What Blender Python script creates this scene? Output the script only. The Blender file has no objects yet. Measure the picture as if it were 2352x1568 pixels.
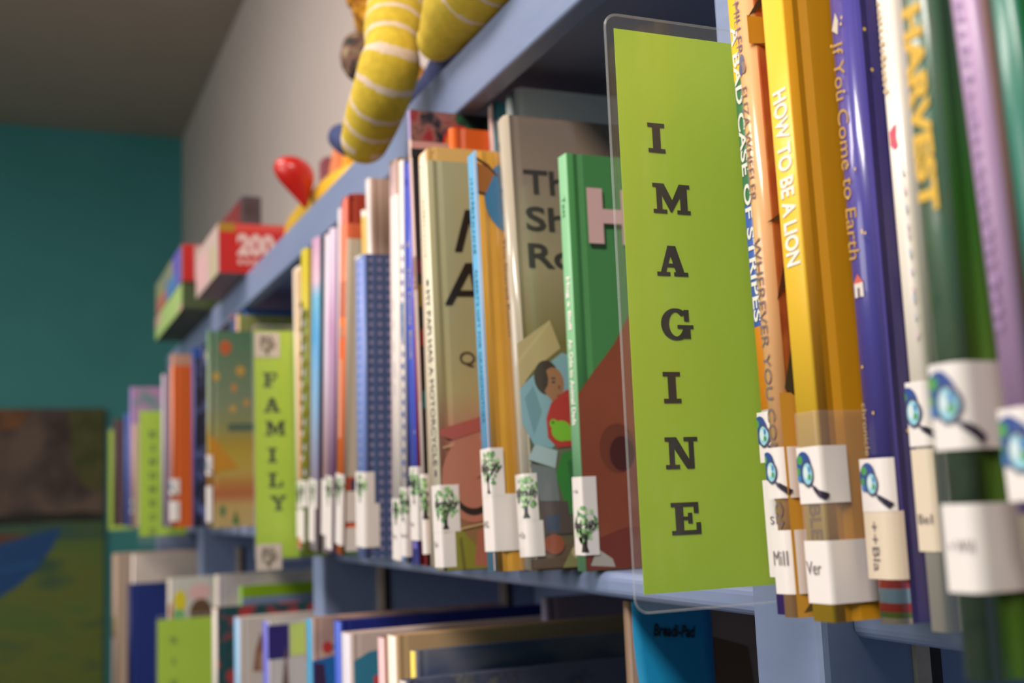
import bpy, bmesh, math, random
from mathutils import Vector, Matrix
random.seed(7)
S = bpy.context.scene
COL = S.collection

# ------------------------------------------------------------------ camera
cam_d = bpy.data.cameras.new('camera')
cam = bpy.data.objects.new('camera', cam_d); COL.objects.link(cam)
cam_d.sensor_width = 36.0
cam_d.lens = 41.33
cam_d.clip_start = 0.02
_r = Vector((0.38759, 0.92098, -0.03962))
_u = Vector((0.13708, -0.01508, 0.99045))
_b = Vector((0.91158, -0.38932, -0.13209))
M = Matrix((( _r.x, _u.x, _b.x, 0.5), (_r.y, _u.y, _b.y, -0.3727), (_r.z, _u.z, _b.z, 0.0), (0, 0, 0, 1)))
cam.matrix_world = M
cam_d.dof.use_dof = True
cam_d.dof.focus_distance = 0.635
cam_d.dof.aperture_fstop = 6.8
S.camera = cam

# ------------------------------------------------------------------ colour management / world / light
S.view_settings.view_transform = 'Standard'
S.view_settings.look = 'None'
S.view_settings.gamma = 1.0
S.view_settings.use_curve_mapping = False
S.view_settings.exposure = 0.12
w = bpy.data.worlds.new('daylight'); S.world = w
w.use_nodes = True
w.node_tree.nodes['Background'].inputs[0].default_value = (0.75, 0.85, 1.0, 1)
w.node_tree.nodes['Background'].inputs[1].default_value = 0.6

def area(name, loc, target, sx, sy, power, col):
    l = bpy.data.lights.new(name, 'AREA'); l.shape = 'RECTANGLE'; l.size = sx; l.size_y = sy
    l.energy = power; l.color = col
    o = bpy.data.objects.new(name, l); COL.objects.link(o); o.location = loc
    d = Vector(target) - Vector(loc)
    o.rotation_euler = d.to_track_quat('-Z', 'Y').to_euler()
    return o
# daylight entering through the front window, and the ceiling panel of the room
area('window_daylight', (-1.0, -2.70, 0.80), (-1.0, 0.0, 0.5), 2.2, 1.40, 34, (1.0, 0.95, 0.90))
area('ceiling_panel_light', (0.85, -1.05, 1.70), (0.85, -1.05, 0.0), 1.2, 0.6, 62, (1.0, 0.93, 0.87))
area('ceiling_panel_light_far', (-1.5, -1.25, 1.70), (-1.5, -1.25, 0.0), 1.2, 0.6, 33, (1.0, 0.93, 0.87))

# ------------------------------------------------------------------ colours and materials
def lin(c):
    return tuple(((v / 255) / 12.92 if v / 255 <= 0.04045 else ((v / 255 + 0.055) / 1.055) ** 2.4) for v in c)
_mats = {}
def _new(key):
    m = bpy.data.materials.new(key); m.use_nodes = True
    nt = m.node_tree
    return m, nt, nt.nodes['Principled BSDF']
def mat(c, rough=0.45, coat=0.0, spec=0.5, sheen=0.0):
    k = ('f', c, rough, coat, spec, sheen)
    if k in _mats: return _mats[k]
    m, nt, p = _new('paint_%d_%d_%d' % c)
    p.inputs['Base Color'].default_value = (*lin(c), 1)
    p.inputs['Roughness'].default_value = rough
    p.inputs['Coat Weight'].default_value = coat
    p.inputs['Coat Roughness'].default_value = 0.12
    p.inputs['Specular IOR Level'].default_value = spec
    if sheen: p.inputs['Sheen Weight'].default_value = sheen
    _mats[k] = m
    return m
def N(nt, t, **kw):
    n = nt.nodes.new(t)
    for k, v in kw.items(): setattr(n, k, v)
    return n
def mat_noise(c1, c2, scale=30, rough=0.5, detail=3, bump=0.0, lo=0.35, hi=0.65, stretch=(1, 1, 1), coat=0.0, bscale=None, c3=None):
    k = ('n', c1, c2, scale, rough, detail, bump, lo, hi, stretch, coat, c3)
    if k in _mats: return _mats[k]
    m, nt, p = _new('mottled_%d_%d_%d' % c1)
    tc = N(nt, 'ShaderNodeTexCoord'); mp = N(nt, 'ShaderNodeMapping'); mp.inputs['Scale'].default_value = stretch
    nz = N(nt, 'ShaderNodeTexNoise'); nz.inputs['Scale'].default_value = scale; nz.inputs['Detail'].default_value = detail
    cr = N(nt, 'ShaderNodeValToRGB')
    cr.color_ramp.elements[0].position = lo; cr.color_ramp.elements[0].color = (*lin(c1), 1)
    cr.color_ramp.elements[1].position = hi; cr.color_ramp.elements[1].color = (*lin(c2), 1)
    if c3:
        e = cr.color_ramp.elements.new((lo + hi) / 2); e.color = (*lin(c3), 1)
    nt.links.new(tc.outputs['Object'], mp.inputs[0]); nt.links.new(mp.outputs[0], nz.inputs['Vector'])
    nt.links.new(nz.outputs['Fac'], cr.inputs[0]); nt.links.new(cr.outputs[0], p.inputs['Base Color'])
    p.inputs['Roughness'].default_value = rough; p.inputs['Coat Weight'].default_value = coat
    if bump:
        n2 = N(nt, 'ShaderNodeTexNoise'); n2.inputs['Scale'].default_value = bscale or scale * 4
        nt.links.new(mp.outputs[0], n2.inputs['Vector'])
        b = N(nt, 'ShaderNodeBump'); b.inputs['Strength'].default_value = bump; b.inputs['Distance'].default_value = 0.002
        nt.links.new(n2.outputs['Fac'], b.inputs['Height']); nt.links.new(b.outputs[0], p.inputs['Normal'])
    _mats[k] = m
    return m
def mat_bands(stops, h, rough=0.4, smooth=False, coat=0.0, wob=0.0):
    """colour bands printed along the height of a cover: stops = [(z in metres, colour)]"""
    m, nt, p = _new('banded_print')
    tc = N(nt, 'ShaderNodeTexCoord'); sp = N(nt, 'ShaderNodeSeparateXYZ')
    mr = N(nt, 'ShaderNodeMapRange'); mr.inputs[1].default_value = 0; mr.inputs[2].default_value = h
    cr = N(nt, 'ShaderNodeValToRGB'); cr.color_ramp.interpolation = 'LINEAR' if smooth else 'CONSTANT'
    es = cr.color_ramp.elements
    es[0].position = 0; es[0].color = (*lin(stops[0][1]), 1)
    es.remove(es[1])
    for z, c in stops[1:]:
        e = es.new(min(1, z / h)); e.color = (*lin(c), 1)
    nt.links.new(tc.outputs['Object'], sp.inputs[0])
    src = sp.outputs[2]
    if wob:
        nz = N(nt, 'ShaderNodeTexNoise'); nz.inputs['Scale'].default_value = 25
        nt.links.new(tc.outputs['Object'], nz.inputs['Vector'])
        ma = N(nt, 'ShaderNodeMath', operation='MULTIPLY_ADD'); ma.inputs[1].default_value = wob
        nt.links.new(nz.outputs['Fac'], ma.inputs[0]); nt.links.new(sp.outputs[2], ma.inputs[2]); src = ma.outputs[0]
    nt.links.new(src, mr.inputs[0]); nt.links.new(mr.outputs[0], cr.inputs[0]); nt.links.new(cr.outputs[0], p.inputs['Base Color'])
    p.inputs['Roughness'].default_value = rough; p.inputs['Coat Weight'].default_value = coat
    return m
def mat_dots(bg, dot, scale, rad, axes=(0, 1, 1), rough=0.4, rand=0.0, coat=0.0):
    m, nt, p = _new('dotted_print')
    tc = N(nt, 'ShaderNodeTexCoord'); mp = N(nt, 'ShaderNodeMapping')
    mp.inputs['Scale'].default_value = tuple(a * scale for a in axes)
    v = N(nt, 'ShaderNodeTexVoronoi'); v.inputs['Scale'].default_value = 1; v.inputs['Randomness'].default_value = rand
    lt = N(nt, 'ShaderNodeMath', operation='LESS_THAN'); lt.inputs[1].default_value = rad
    mx = N(nt, 'ShaderNodeMix', data_type='RGBA')
    mx.inputs[6].default_value = (*lin(bg), 1); mx.inputs[7].default_value = (*lin(dot), 1)
    nt.links.new(tc.outputs['Object'], mp.inputs[0]); nt.links.new(mp.outputs[0], v.inputs['Vector'])
    nt.links.new(v.outputs['Distance'], lt.inputs[0]); nt.links.new(lt.outputs[0], mx.inputs[0])
    nt.links.new(mx.outputs[2], p.inputs['Base Color'])
    p.inputs['Roughness'].default_value = rough; p.inputs['Coat Weight'].default_value = coat
    return m
def mat_clear(tint=(235, 235, 235), haze=0.035, gloss=0.02, rough=0.12):
    m = bpy.data.materials.new('clear_plastic'); m.use_nodes = True
    nt = m.node_tree; nt.nodes.clear()
    o = N(nt, 'ShaderNodeOutputMaterial'); t = N(nt, 'ShaderNodeBsdfTransparent'); g = N(nt, 'ShaderNodeBsdfGlossy'); d = N(nt, 'ShaderNodeBsdfDiffuse')
    g.inputs['Roughness'].default_value = rough; g.inputs['Color'].default_value = (0.9, 0.9, 0.9, 1)
    d.inputs['Color'].default_value = (*lin(tint), 1)
    m1 = N(nt, 'ShaderNodeMixShader'); m1.inputs[0].default_value = haze
    m2 = N(nt, 'ShaderNodeMixShader'); lw = N(nt, 'ShaderNodeLayerWeight'); lw.inputs['Blend'].default_value = 0.5
    pw = N(nt, 'ShaderNodeMath', operation='POWER'); pw.inputs[1].default_value = 5.0
    mu = N(nt, 'ShaderNodeMath', operation='MULTIPLY_ADD'); mu.inputs[1].default_value = 0.5; mu.inputs[2].default_value = gloss
    nt.links.new(t.outputs[0], m1.inputs[1]); nt.links.new(d.outputs[0], m1.inputs[2])
    nt.links.new(lw.outputs['Facing'], pw.inputs[0]); nt.links.new(pw.outputs[0], mu.inputs[0]); nt.links.new(mu.outputs[0], m2.inputs[0])
    nt.links.new(m1.outputs[0], m2.inputs[1]); nt.links.new(g.outputs[0], m2.inputs[2])
    nt.links.new(m2.outputs[0], o.inputs[0])
    return m
CLEAR = mat_clear()
TAPE = mat_clear((220, 200, 190), 0.18, 0.04, 0.3)
def paint_wall(c, rough=0.75, bump=0.15, var=10):
    c2 = tuple(max(0, v - var) for v in c)
    return mat_noise(c, c2, 2.5, rough, 4, bump, 0.3, 0.7, bscale=180)
BLUE = mat_noise((140, 152, 184), (128, 140, 174), 9, 0.42, 5, 0.25, 0.3, 0.7, stretch=(0.35, 1, 1), bscale=60)
WHITE_LABEL = mat((238, 226, 220), 0.5)
CREAM_LABEL = mat((226, 205, 180), 0.5)
INK = mat((38, 30, 34), 0.5)
RIM_GLINT = mat_clear((240, 240, 240), 0.10, 0.04, 0.2)

def paper_mat():
    k = 'pages'
    if k in _mats: return _mats[k]
    m, nt, p = _new('page_edges')
    tc = N(nt, 'ShaderNodeTexCoord'); wv = N(nt, 'ShaderNodeTexWave'); wv.bands_direction = 'X'; wv.inputs['Scale'].default_value = 700
    wv.inputs['Distortion'].default_value = 1.0
    cr = N(nt, 'ShaderNodeValToRGB'); cr.color_ramp.elements[0].color = (*lin((214, 202, 186)), 1); cr.color_ramp.elements[1].color = (*lin((246, 238, 226)), 1)
    nt.links.new(tc.outputs['Object'], wv.inputs['Vector']); nt.links.new(wv.outputs['Fac'], cr.inputs[0]); nt.links.new(cr.outputs[0], p.inputs['Base Color'])
    p.inputs['Roughness'].default_value = 0.8
    _mats[k] = m
    return m
PAGES = paper_mat()

# ------------------------------------------------------------------ object helpers
def link(name, me, mats, parent=None, smooth=False):
    o = bpy.data.objects.new(name, me); COL.objects.link(o)
    for m in (mats if isinstance(mats, (list, tuple)) else [mats]): me.materials.append(m)
    if parent is not None: o.parent = parent
    if smooth:
        for p in me.polygons: p.use_smooth = True
    return o
def from_bm(name, bm, mats, parent=None, smooth=False):
    me = bpy.data.meshes.new(name); bm.normal_update(); bm.to_mesh(me); bm.free()
    return link(name, me, mats, parent, smooth)
def tag(o, label=None, cat=None, group=None, kind=None):
    if label: o['label'] = label
    if cat: o['category'] = cat
    if group: o['group'] = group
    if kind: o['kind'] = kind
    return o
def empty(name, loc, label, cat, group=None, rot=(0, 0, 0)):
    o = bpy.data.objects.new(name, None); COL.objects.link(o)
    o.empty_display_size = 0.02; o.location = loc; o.rotation_euler = rot
    return tag(o, label, cat, group)
def box_bm(x0, x1, y0, y1, z0, z1, bevel=0.0, seg=2, bm=None):
    own = bm is None
    bm = bm or bmesh.new()
    vs = [bm.verts.new((x, y, z)) for x in (x0, x1) for y in (y0, y1) for z in (z0, z1)]
    fs = [(0, 1, 3, 2), (4, 6, 7, 5), (0, 4, 5, 1), (2, 3, 7, 6), (0, 2, 6, 4), (1, 5, 7, 3)]
    new = [bm.faces.new([vs[i] for i in f]) for f in fs]
    if bevel:
        es = list({e for f in new for e in f.edges})
        bmesh.ops.bevel(bm, geom=es, offset=bevel, segments=seg, affect='EDGES', profile=0.5)
    return bm
def poly_mesh(name, polys, mats, parent):
    """polys = [(material index, [3-D points])]"""
    me = bpy.data.meshes.new(name); V = []; F = []; I = []
    for mi, pts in polys:
        F.append(list(range(len(V), len(V) + len(pts)))); V += pts; I.append(mi)
    me.from_pydata(V, [], F); me.update()
    for p, i in zip(me.polygons, I): p.material_index = i
    return link(name, me, mats, parent)
def ell(cx, cy, rx, ry, n=20, a0=0, a1=360):
    return [(cx + rx * math.cos(math.radians(a0 + (a1 - a0) * i / n)), cy + ry * math.sin(math.radians(a0 + (a1 - a0) * i / n))) for i in range(n + (0 if a1 - a0 >= 360 else 1))]
def rect(x0, y0, x1, y1): return [(x0, y0), (x1, y0), (x1, y1), (x0, y1)]

_glyphs = {}
def text_polys(body, shear=0.0, bold=0.0):
    k = (body, shear, bold)
    if k in _glyphs: return _glyphs[k]
    c = bpy.data.curves.new('t', 'FONT'); c.body = body; c.size = 1; c.shear = shear; c.offset = bold; c.resolution_u = 4
    o = bpy.data.objects.new('t', c); COL.objects.link(o)
    dg = bpy.context.evaluated_depsgraph_get(); dg.update()
    me = bpy.data.meshes.new_from_object(o.evaluated_get(dg))
    V = [tuple(v.co) for v in me.vertices]; F = [list(p.vertices) for p in me.polygons]
    bpy.data.objects.remove(o); bpy.data.curves.remove(c); bpy.data.meshes.remove(me)
    xs = [v[0] for v in V]; ys = [v[1] for v in V]
    x0, x1, y0, y1 = min(xs), max(xs), min(ys), max(ys)
    r = ([((v[0] - x0) / (x1 - x0), (v[1] - y0) / (y1 - y0)) for v in V], F)
    _glyphs[k] = r
    return r
def text_obj(name, body, length, height, fn, m, parent, shear=0.0, bold=0.0):
    V, F = text_polys(body, shear, bold)
    me = bpy.data.meshes.new(name); me.from_pydata([fn(u * length, v * height) for u, v in V], [], F); me.update()
    return link(name, me, m, parent)

# hand-cut slab-serif capitals (unit cap height)
def ring(cx, cy, rx, ry, tx, ty, a0, a1, n=22):
    out = []
    for i in range(n):
        a = math.radians(a0 + (a1 - a0) * i / n); b = math.radians(a0 + (a1 - a0) * (i + 1) / n)
        out.append([(cx + rx * math.cos(a), cy + ry * math.sin(a)), (cx + rx * math.cos(b), cy + ry * math.sin(b)),
                    (cx + (rx - tx) * math.cos(b), cy + (ry - ty) * math.sin(b)), (cx + (rx - tx) * math.cos(a), cy + (ry - ty) * math.sin(a))])
    return out
SLAB = {
 'I': (0.56, [rect(0, .86, .56, 1), rect(0, 0, .56, .14), rect(.16, .1, .40, .9)]),
 'M': (1.26, [rect(0, 0, .44, .13), rect(.82, 0, 1.26, .13), rect(0, .87, .32, 1), rect(.94, .87, 1.26, 1), rect(.12, .1, .28, .9), rect(.94, .1, 1.16, .9), [(.10, 1), (.36, 1), (.70, .32), (.60, .04)], [(1.16, 1), (.92, 1), (.58, .28), (.60, .04)]]),
 'A': (1.04, [[(.12, .1), (.27, .1), (.56, 1), (.40, 1)], [(.66, .1), (.92, .1), (.64, 1), (.38, 1)], rect(.26, .29, .74, .41), rect(0, 0, .42, .13), rect(.58, 0, 1.04, .13)]),
 'G': (1.08, ring(.50, .5, .50, .52, .24, .12, 42, 330) + [rect(.56, .36, 1.08, .48), rect(.74, .04, .97, .42), rect(.80, .60, .94, .98)]),
 'N': (1.08, [rect(0, .87, .34, 1), rect(0, 0, .44, .13), rect(.64, .87, 1.08, 1), rect(.13, .1, .28, .95), rect(.80, .02, .94, .9), [(.08, 1), (.36, 1), (.94, 0), (.72, 0)]]),
 'E': (0.96, [rect(0, .87, .90, 1), rect(0, 0, .96, .13), rect(.14, .1, .38, .9), rect(.36, .45, .66, .56), rect(.56, .34, .68, .67), rect(.77, .66, .90, .9), rect(.83, .1, .96, .36)]),
 'F': (0.90, [rect(0, .87, .88, 1), rect(0, 0, .56, .13), rect(.14, .1, .38, .9), rect(.36, .45, .66, .56), rect(.56, .34, .68, .67), rect(.76, .64, .88, .9)]),
 'L': (0.92, [rect(0, .87, .56, 1), rect(0, 0, .90, .13), rect(.14, .1, .38, .9), rect(.77, .1, .90, .40)]),
 'Y': (1.04, [rect(0, .87, .44, 1), rect(.62, .87, 1.04, 1), rect(.30, 0, .76, .13), rect(.42, .1, .64, .5), [(.08, .95), (.34, .95), (.64, .45), (.42, .45)], [(.96, .95), (.78, .95), (.46, .45), (.62, .45)]]),
 'K': (1.08, [rect(0, .87, .5, 1), rect(0, 0, .5, .13), rect(.14, .1, .36, .9), rect(.64, .87, 1.04, 1), rect(.62, 0, 1.08, .13), [(.34, .42), (.34, .56), (.72, .92), (.9, .92)], [(.48, .6), (.66, .66), (.98, .08), (.72, .08)]]),
 'D': (1.02, ring(.48, .5, .54, .5, .24, .13, -90, 90) + [rect(0, .87, .52, 1), rect(0, 0, .52, .13), rect(.14, .1, .36, .9)]),
 'S': (0.86, ring(.43, .73, .40, .28, .2, .12, 20, 270) + ring(.43, .27, .43, .28, .2, .12, -160, 90) + [rect(.7, .66, .82, .98), rect(0.02, .02, .14, .34)]),
}

# ------------------------------------------------------------------ the room
def structure(name, bm, m): return tag(from_bm(name, bm, m), kind='structure')
GRAY = paint_wall((222, 204, 196), var=6)
structure('wall_back', box_bm(-4.95, 3.0, 0.33, 0.45, -0.9, 1.72), GRAY)
structure('wall_left', box_bm(-5.07, -4.95, -2.9, 0.45, -0.9, 1.72), paint_wall((72, 150, 150), var=8))
structure('wall_right', box_bm(3.0, 3.1, -2.9, 0.45, -0.9, 1.72), paint_wall((72, 150, 150), var=8))
bmf = box_bm(-5.07, -2.15, -2.9, -2.75, -0.9, 1.72)
box_bm(0.15, 3.1, -2.9, -2.75, -0.9, 1.72, bm=bmf)
box_bm(-2.15, 0.15, -2.9, -2.75, -0.9, -0.05, bm=bmf)
box_bm(-2.15, 0.15, -2.9, -2.75, 1.55, 1.72, bm=bmf)
structure('wall_front', bmf, paint_wall((72, 150, 150), var=8))
bmw = box_bm(-2.15, 0.15, -2.86, -2.80, -0.05, 0.0)
box_bm(-2.15, 0.15, -2.86, -2.80, 1.50, 1.55, bm=bmw)
for wx in (-2.15, -1.02, 0.10): box_bm(wx, wx + 0.05, -2.86, -2.80, 0.0, 1.5, bm=bmw)
structure('window_1', bmw, mat((225, 222, 215), 0.5))
structure('floor', box_bm(-5.07, 3.1, -2.9, 0.45, -1.0, -0.9), mat_noise((84, 76, 72), (70, 64, 62), 20, 0.8, 4, 0.2))
structure('ceiling', box_bm(-5.07, 3.1, -2.9, 0.45, 1.72, 1.82), paint_wall((186, 170, 156), var=6))

# ------------------------------------------------------------------ the bookcase
bc = empty('bookcase', (0, 0.15, -0.9), 'long blue painted wooden bookcase along the grey wall, filled with picture books', 'bookcase')
def inbc(name, bm, m=BLUE, smooth=False):
    o = from_bm(name, bm, m, bc, smooth); o.matrix_parent_inverse = Matrix.Translation((0, -0.15, 0.9)); return o
for x0, x1, zt in ((-0.055, 0.005, 0.354), (-1.087, -1.033, 0.354), (-2.16, -2.105, 0.354), (-2.985, -2.935, 0.10), (0.95, 1.01, 0.354)):
    inbc('upright', box_bm(x0, x1, 0.0, 0.30, -0.9, zt, 0.004, 2))
inbc('top_board', box_bm(-2.70, 1.01, 0.02, 0.31, 0.389, 0.409))
inbc('fascia_board', box_bm(-2.70, 1.01, 0.0, 0.02, 0.355, 0.4095, 0.0025, 2))
def board(x0, x1, zt, th, yf=0.02):
    bm = bmesh.new(); r = 0.006; pr = []
    for a in range(0, 5): t = math.radians(90 + a * 22.5); pr.append((yf + r + r * math.cos(t), zt - r + r * math.sin(t)))
    for a in range(0, 5): t = math.radians(180 + a * 22.5); pr.append((yf + r + r * math.cos(t), zt - th + r + r * math.sin(t)))
    pr += [(0.298, zt - th), (0.298, zt)]
    A = [bm.verts.new((x0, y, z)) for y, z in pr]; B = [bm.verts.new((x1, y, z)) for y, z in pr]
    n = len(pr)
    for i in range(n): bm.faces.new((A[i], A[(i + 1) % n], B[(i + 1) % n], B[i]))
    bm.faces.new(A); bm.faces.new(B[::-1])
    bmesh.ops.recalc_face_normals(bm, faces=bm.faces)
    return bm
BAYS = ((0.006, 0.949, -0.057, 0.02), (-1.032, -0.056, -0.055, 0.018), (-2.104, -1.088, -0.03, 0.02), (-2.934, -2.161, -0.03, 0.02))
for x0, x1, zt, th in BAYS:
    inbc('shelf_board', board(x0, x1, zt, th))
    inbc('shelf_board', board(x0, x1, -0.43, 0.02, 0.015))
    inbc('shelf_board', board(x0, x1, -0.82, 0.02, 0.015))
inbc('back_panel', box_bm(-2.98, 1.0, 0.300, 0.312, -0.9, 0.389))
inbc('plinth', box_bm(-2.98, 1.0, 0.025, 0.045, -0.9, -0.84))
STEEL = mat_noise((210, 184, 164), (190, 166, 148), 60, 0.45, 2)
for px in (0.005, -1.033, -2.105):
    for y in (0.074, 0.249) if px < 0 else (0.056, 0.24):
        bm = box_bm(px - 0.0005, px + 0.003, y, y + 0.009, -0.42, -0.08)
        o = inbc('shelf_standard', bm, STEEL); tag(o, 'brown metal shelf standard strip')
        dark = box_bm(px - 0.0005, px + 0.001, y + 0.009, y + 0.018, -0.42, -0.08); inbc('standard_shadow', dark, mat((48, 40, 36), 0.6))  # dark strip painted in as the shadow beside each standard

# ------------------------------------------------------------------ books
def cover_mesh(t, W, H, bt, rc, r, groove):
    """spine + two boards as one extruded U; rc rounds the top and bottom corners at the spine"""
    r = min(r, t * 0.49)
    out = []                                            # profile points, far board -> spine -> near board
    ys = [W, 0.014, 0.010, 0.006]
    for i, y in enumerate(ys): out.append((0.0 + (groove if i == 2 else 0), y))
    for k in range(5):
        a = math.radians(180 + k * 22.5); out.append((r + r * math.cos(a), r + r * math.sin(a)))
    for k in range(5):
        a = math.radians(270 + k * 22.5); out.append((t - r + r * math.cos(a), r + r * math.sin(a)))
    n_sp0, n_sp1 = 4, 4 + 9
    for i, y in reversed(list(enumerate(ys))): out.append((t - (groove if i == 2 else 0), y))
    inn = [(t - bt, W), (t - bt, max(bt, 0.001)), (bt, max(bt, 0.001)), (bt, W)]
    prof = out + inn
    def zoff(y):
        if rc <= 0 or y >= rc: return 0.0
        return rc - math.sqrt(max(0, rc * rc - (rc - y) ** 2))
    bm = bmesh.new(); n = len(prof)
    A = [bm.verts.new((x, y, zoff(y) * 0.25)) for x, y in prof]; B = [bm.verts.new((x, y, H - zoff(y))) for x, y in prof]
    no = len(out)
    for i in range(n):
        f = bm.faces.new((A[i], A[(i + 1) % n], B[(i + 1) % n], B[i]))
        f.material_index = 0 if (3 <= i < no - 5) else 1
        f.smooth = 3 <= i < no - 4
    # caps between outer and inner profile, top and bottom
    m = no
    for R, flip in ((A, False), (B, True)):
        def q(*ids):
            vs = [R[i] for i in ids]
            f = bm.faces.new(vs if not flip else vs[::-1]); f.material_index = 1
        mid = no // 2
        q(*([0] + list(range(1, 5)) + [n - 2, n - 1])) if False else None
        q(*(list(range(0, mid)) + [n - 2, n - 1]))
        q(*(list(range(mid - 1, no)) + [no, no + 1, n - 2]))
    bmesh.ops.recalc_face_normals(bm, faces=bm.faces)
    return bm

BOOKS = {}
class Book: pass
def book(key, label, x, t, y, z, h, lean, spine, cover, W=0.235, rc=0.0, r=0.003, bt=0.0025, groove=0.0009, group='picture books on the middle shelf', paperback=False, yaw=0.0):
    b = Book(); b.t, b.H, b.W = t, h, W
    b.root = empty('picture_book', (x, y, z + max(0, t * math.sin(lean)) + 0.0006), label, 'book', group, (0, lean, yaw))
    if paperback: bt = 0.0008; groove = 0.0; r = 0.001
    b.r = min(r, t * 0.49)
    from_bm('cover', cover_mesh(t, W, h, bt, rc, r, groove), [spine, cover], b.root)
    i = 0.0 if paperback else 0.004
    from_bm('page_block', box_bm(bt + 0.0002, t - bt - 0.0002, bt + 0.001, W - i - 0.001, i * 0.8, h - i - (rc * 0.3)), PAGES, b.root)
    BOOKS[key] = b
    return b
E0 = 0.0004
def wrap(b, u, e):
    """unrolled spine -> cover coordinate to 3-D"""
    r = b.r; L1 = b.t - r; arc = r * math.pi / 2
    if u <= L1: return (u, -e)
    if u <= L1 + arc:
        a = (u - L1) / r; return (L1 + (r + e) * math.sin(a), r - (r + e) * math.cos(a))
    return (b.t + e, r + (u - L1 - arc))
def clip_u(pts, lo, hi):
    for k, sg in ((lo, 1), (hi, -1)):
        out = []
        for i in range(len(pts)):
            p, q = pts[i - 1], pts[i]; a, c = sg * (p[0] - k), sg * (q[0] - k)
            if (a < 0) != (c < 0):
                t = a / (a - c); out.append((k, p[1] + (q[1] - p[1]) * t))
            if c >= 0: out.append(q)
        pts = out
        if len(pts) < 3: return []
    return pts
def bend_polys(b, pts, u0, u1, e):
    r = b.r; L1 = b.t - r; arc = r * math.pi / 2
    cuts = [u0] + [v for v in (L1, L1 + arc * .25, L1 + arc * .5, L1 + arc * .75, L1 + arc) if u0 < v < u1] + [u1]
    res = []
    for lo, hi in zip(cuts[:-1], cuts[1:]):
        c = clip_u(pts, lo, hi)
        if len(c) >= 3: res.append([(*wrap(b, u, e), z) for u, z in c])
    return res
def band(name, b, u0, u1, z0, z1, m, e=E0, parent=None):
    n = 14; us = [u0 + (u1 - u0) * i / n for i in range(n + 1)]
    r = b.r; L1 = b.t - r; arc = r * math.pi / 2
    us = sorted(set(us + [v for v in (L1, L1 + arc * .25, L1 + arc * .5, L1 + arc * .75, L1 + arc) if u0 < v < u1]))
    bm = bmesh.new(); rows = []
    for u in us:
        x, y = wrap(b, u, e); rows.append((bm.verts.new((x, y, z0)), bm.verts.new((x, y, z1))))
    for i in range(len(rows) - 1):
        bm.faces.new((rows[i][0], rows[i + 1][0], rows[i + 1][1], rows[i][1])).smooth = True
    return from_bm(name, bm, m, parent or b.root)
def title(b, text, z_top, length, gh, c, xc=0.5, name='spine_lettering', e=0.0003, shear=0.0, bold=0.0, parent=None, rough=0.5):
    x0 = b.t * xc - gh / 2
    return text_obj(name, text, length, gh, lambda u, v: (x0 + v, -e, z_top - u), mat(c, rough), parent or b.root, shear, bold)
def ctitle(b, text, y0, z0, length, gh, c, name='cover_lettering', e=0.0005, shear=0.0, bold=0.02):
    return text_obj(name, text, length, gh, lambda u, v: (b.t + e, y0 + u, z0 + v), mat(c, 0.5), b.root, shear, bold)
def art(b, shapes, name='cover_print', e=0.0003):
    """flat printed shapes on the front cover: (colour, [(y, z)...])"""
    mats, idx, polys = [], {}, []
    for i, (c, pts) in enumerate(shapes):
        k = c if isinstance(c, tuple) else c.name
        if k not in idx: idx[k] = len(mats); mats.append(mat(c, 0.4) if isinstance(c, tuple) else c)
        polys.append((idx[k], [(b.t + e + i * 0.00003, yy, zz) for yy, zz in pts]))
    return poly_mesh(name, polys, mats, b.root)
def sart(b, shapes, name='spine_print', e=0.00025):
    mats, idx, polys = [], {}, []
    for i, (c, pts) in enumerate(shapes):
        if c not in idx: idx[c] = len(mats); mats.append(mat(c, 0.4))
        polys.append((idx[c], [(xx, -e - i * 0.00003, zz) for xx, zz in pts]))
    return poly_mesh(name, polys, mats, b.root)
def scribble(b, z_top, length, gh, c, xc=0.5, n=10, name='spine_lettering', parent=None):
    x0 = b.t * xc; sh = []
    for i in range(n):
        za = z_top - length * i / n; zb = za - length / n * random.uniform(.35, .8); g = gh * random.uniform(.5, 1)
        sh.append((c, rect(x0 - gh / 2, zb, x0 - gh / 2 + g, za)))
    return sart(b, sh, name, 0.0003)
GREENS = ((132, 178, 112), (170, 208, 142), (192, 220, 168), (118, 164, 112))
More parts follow.
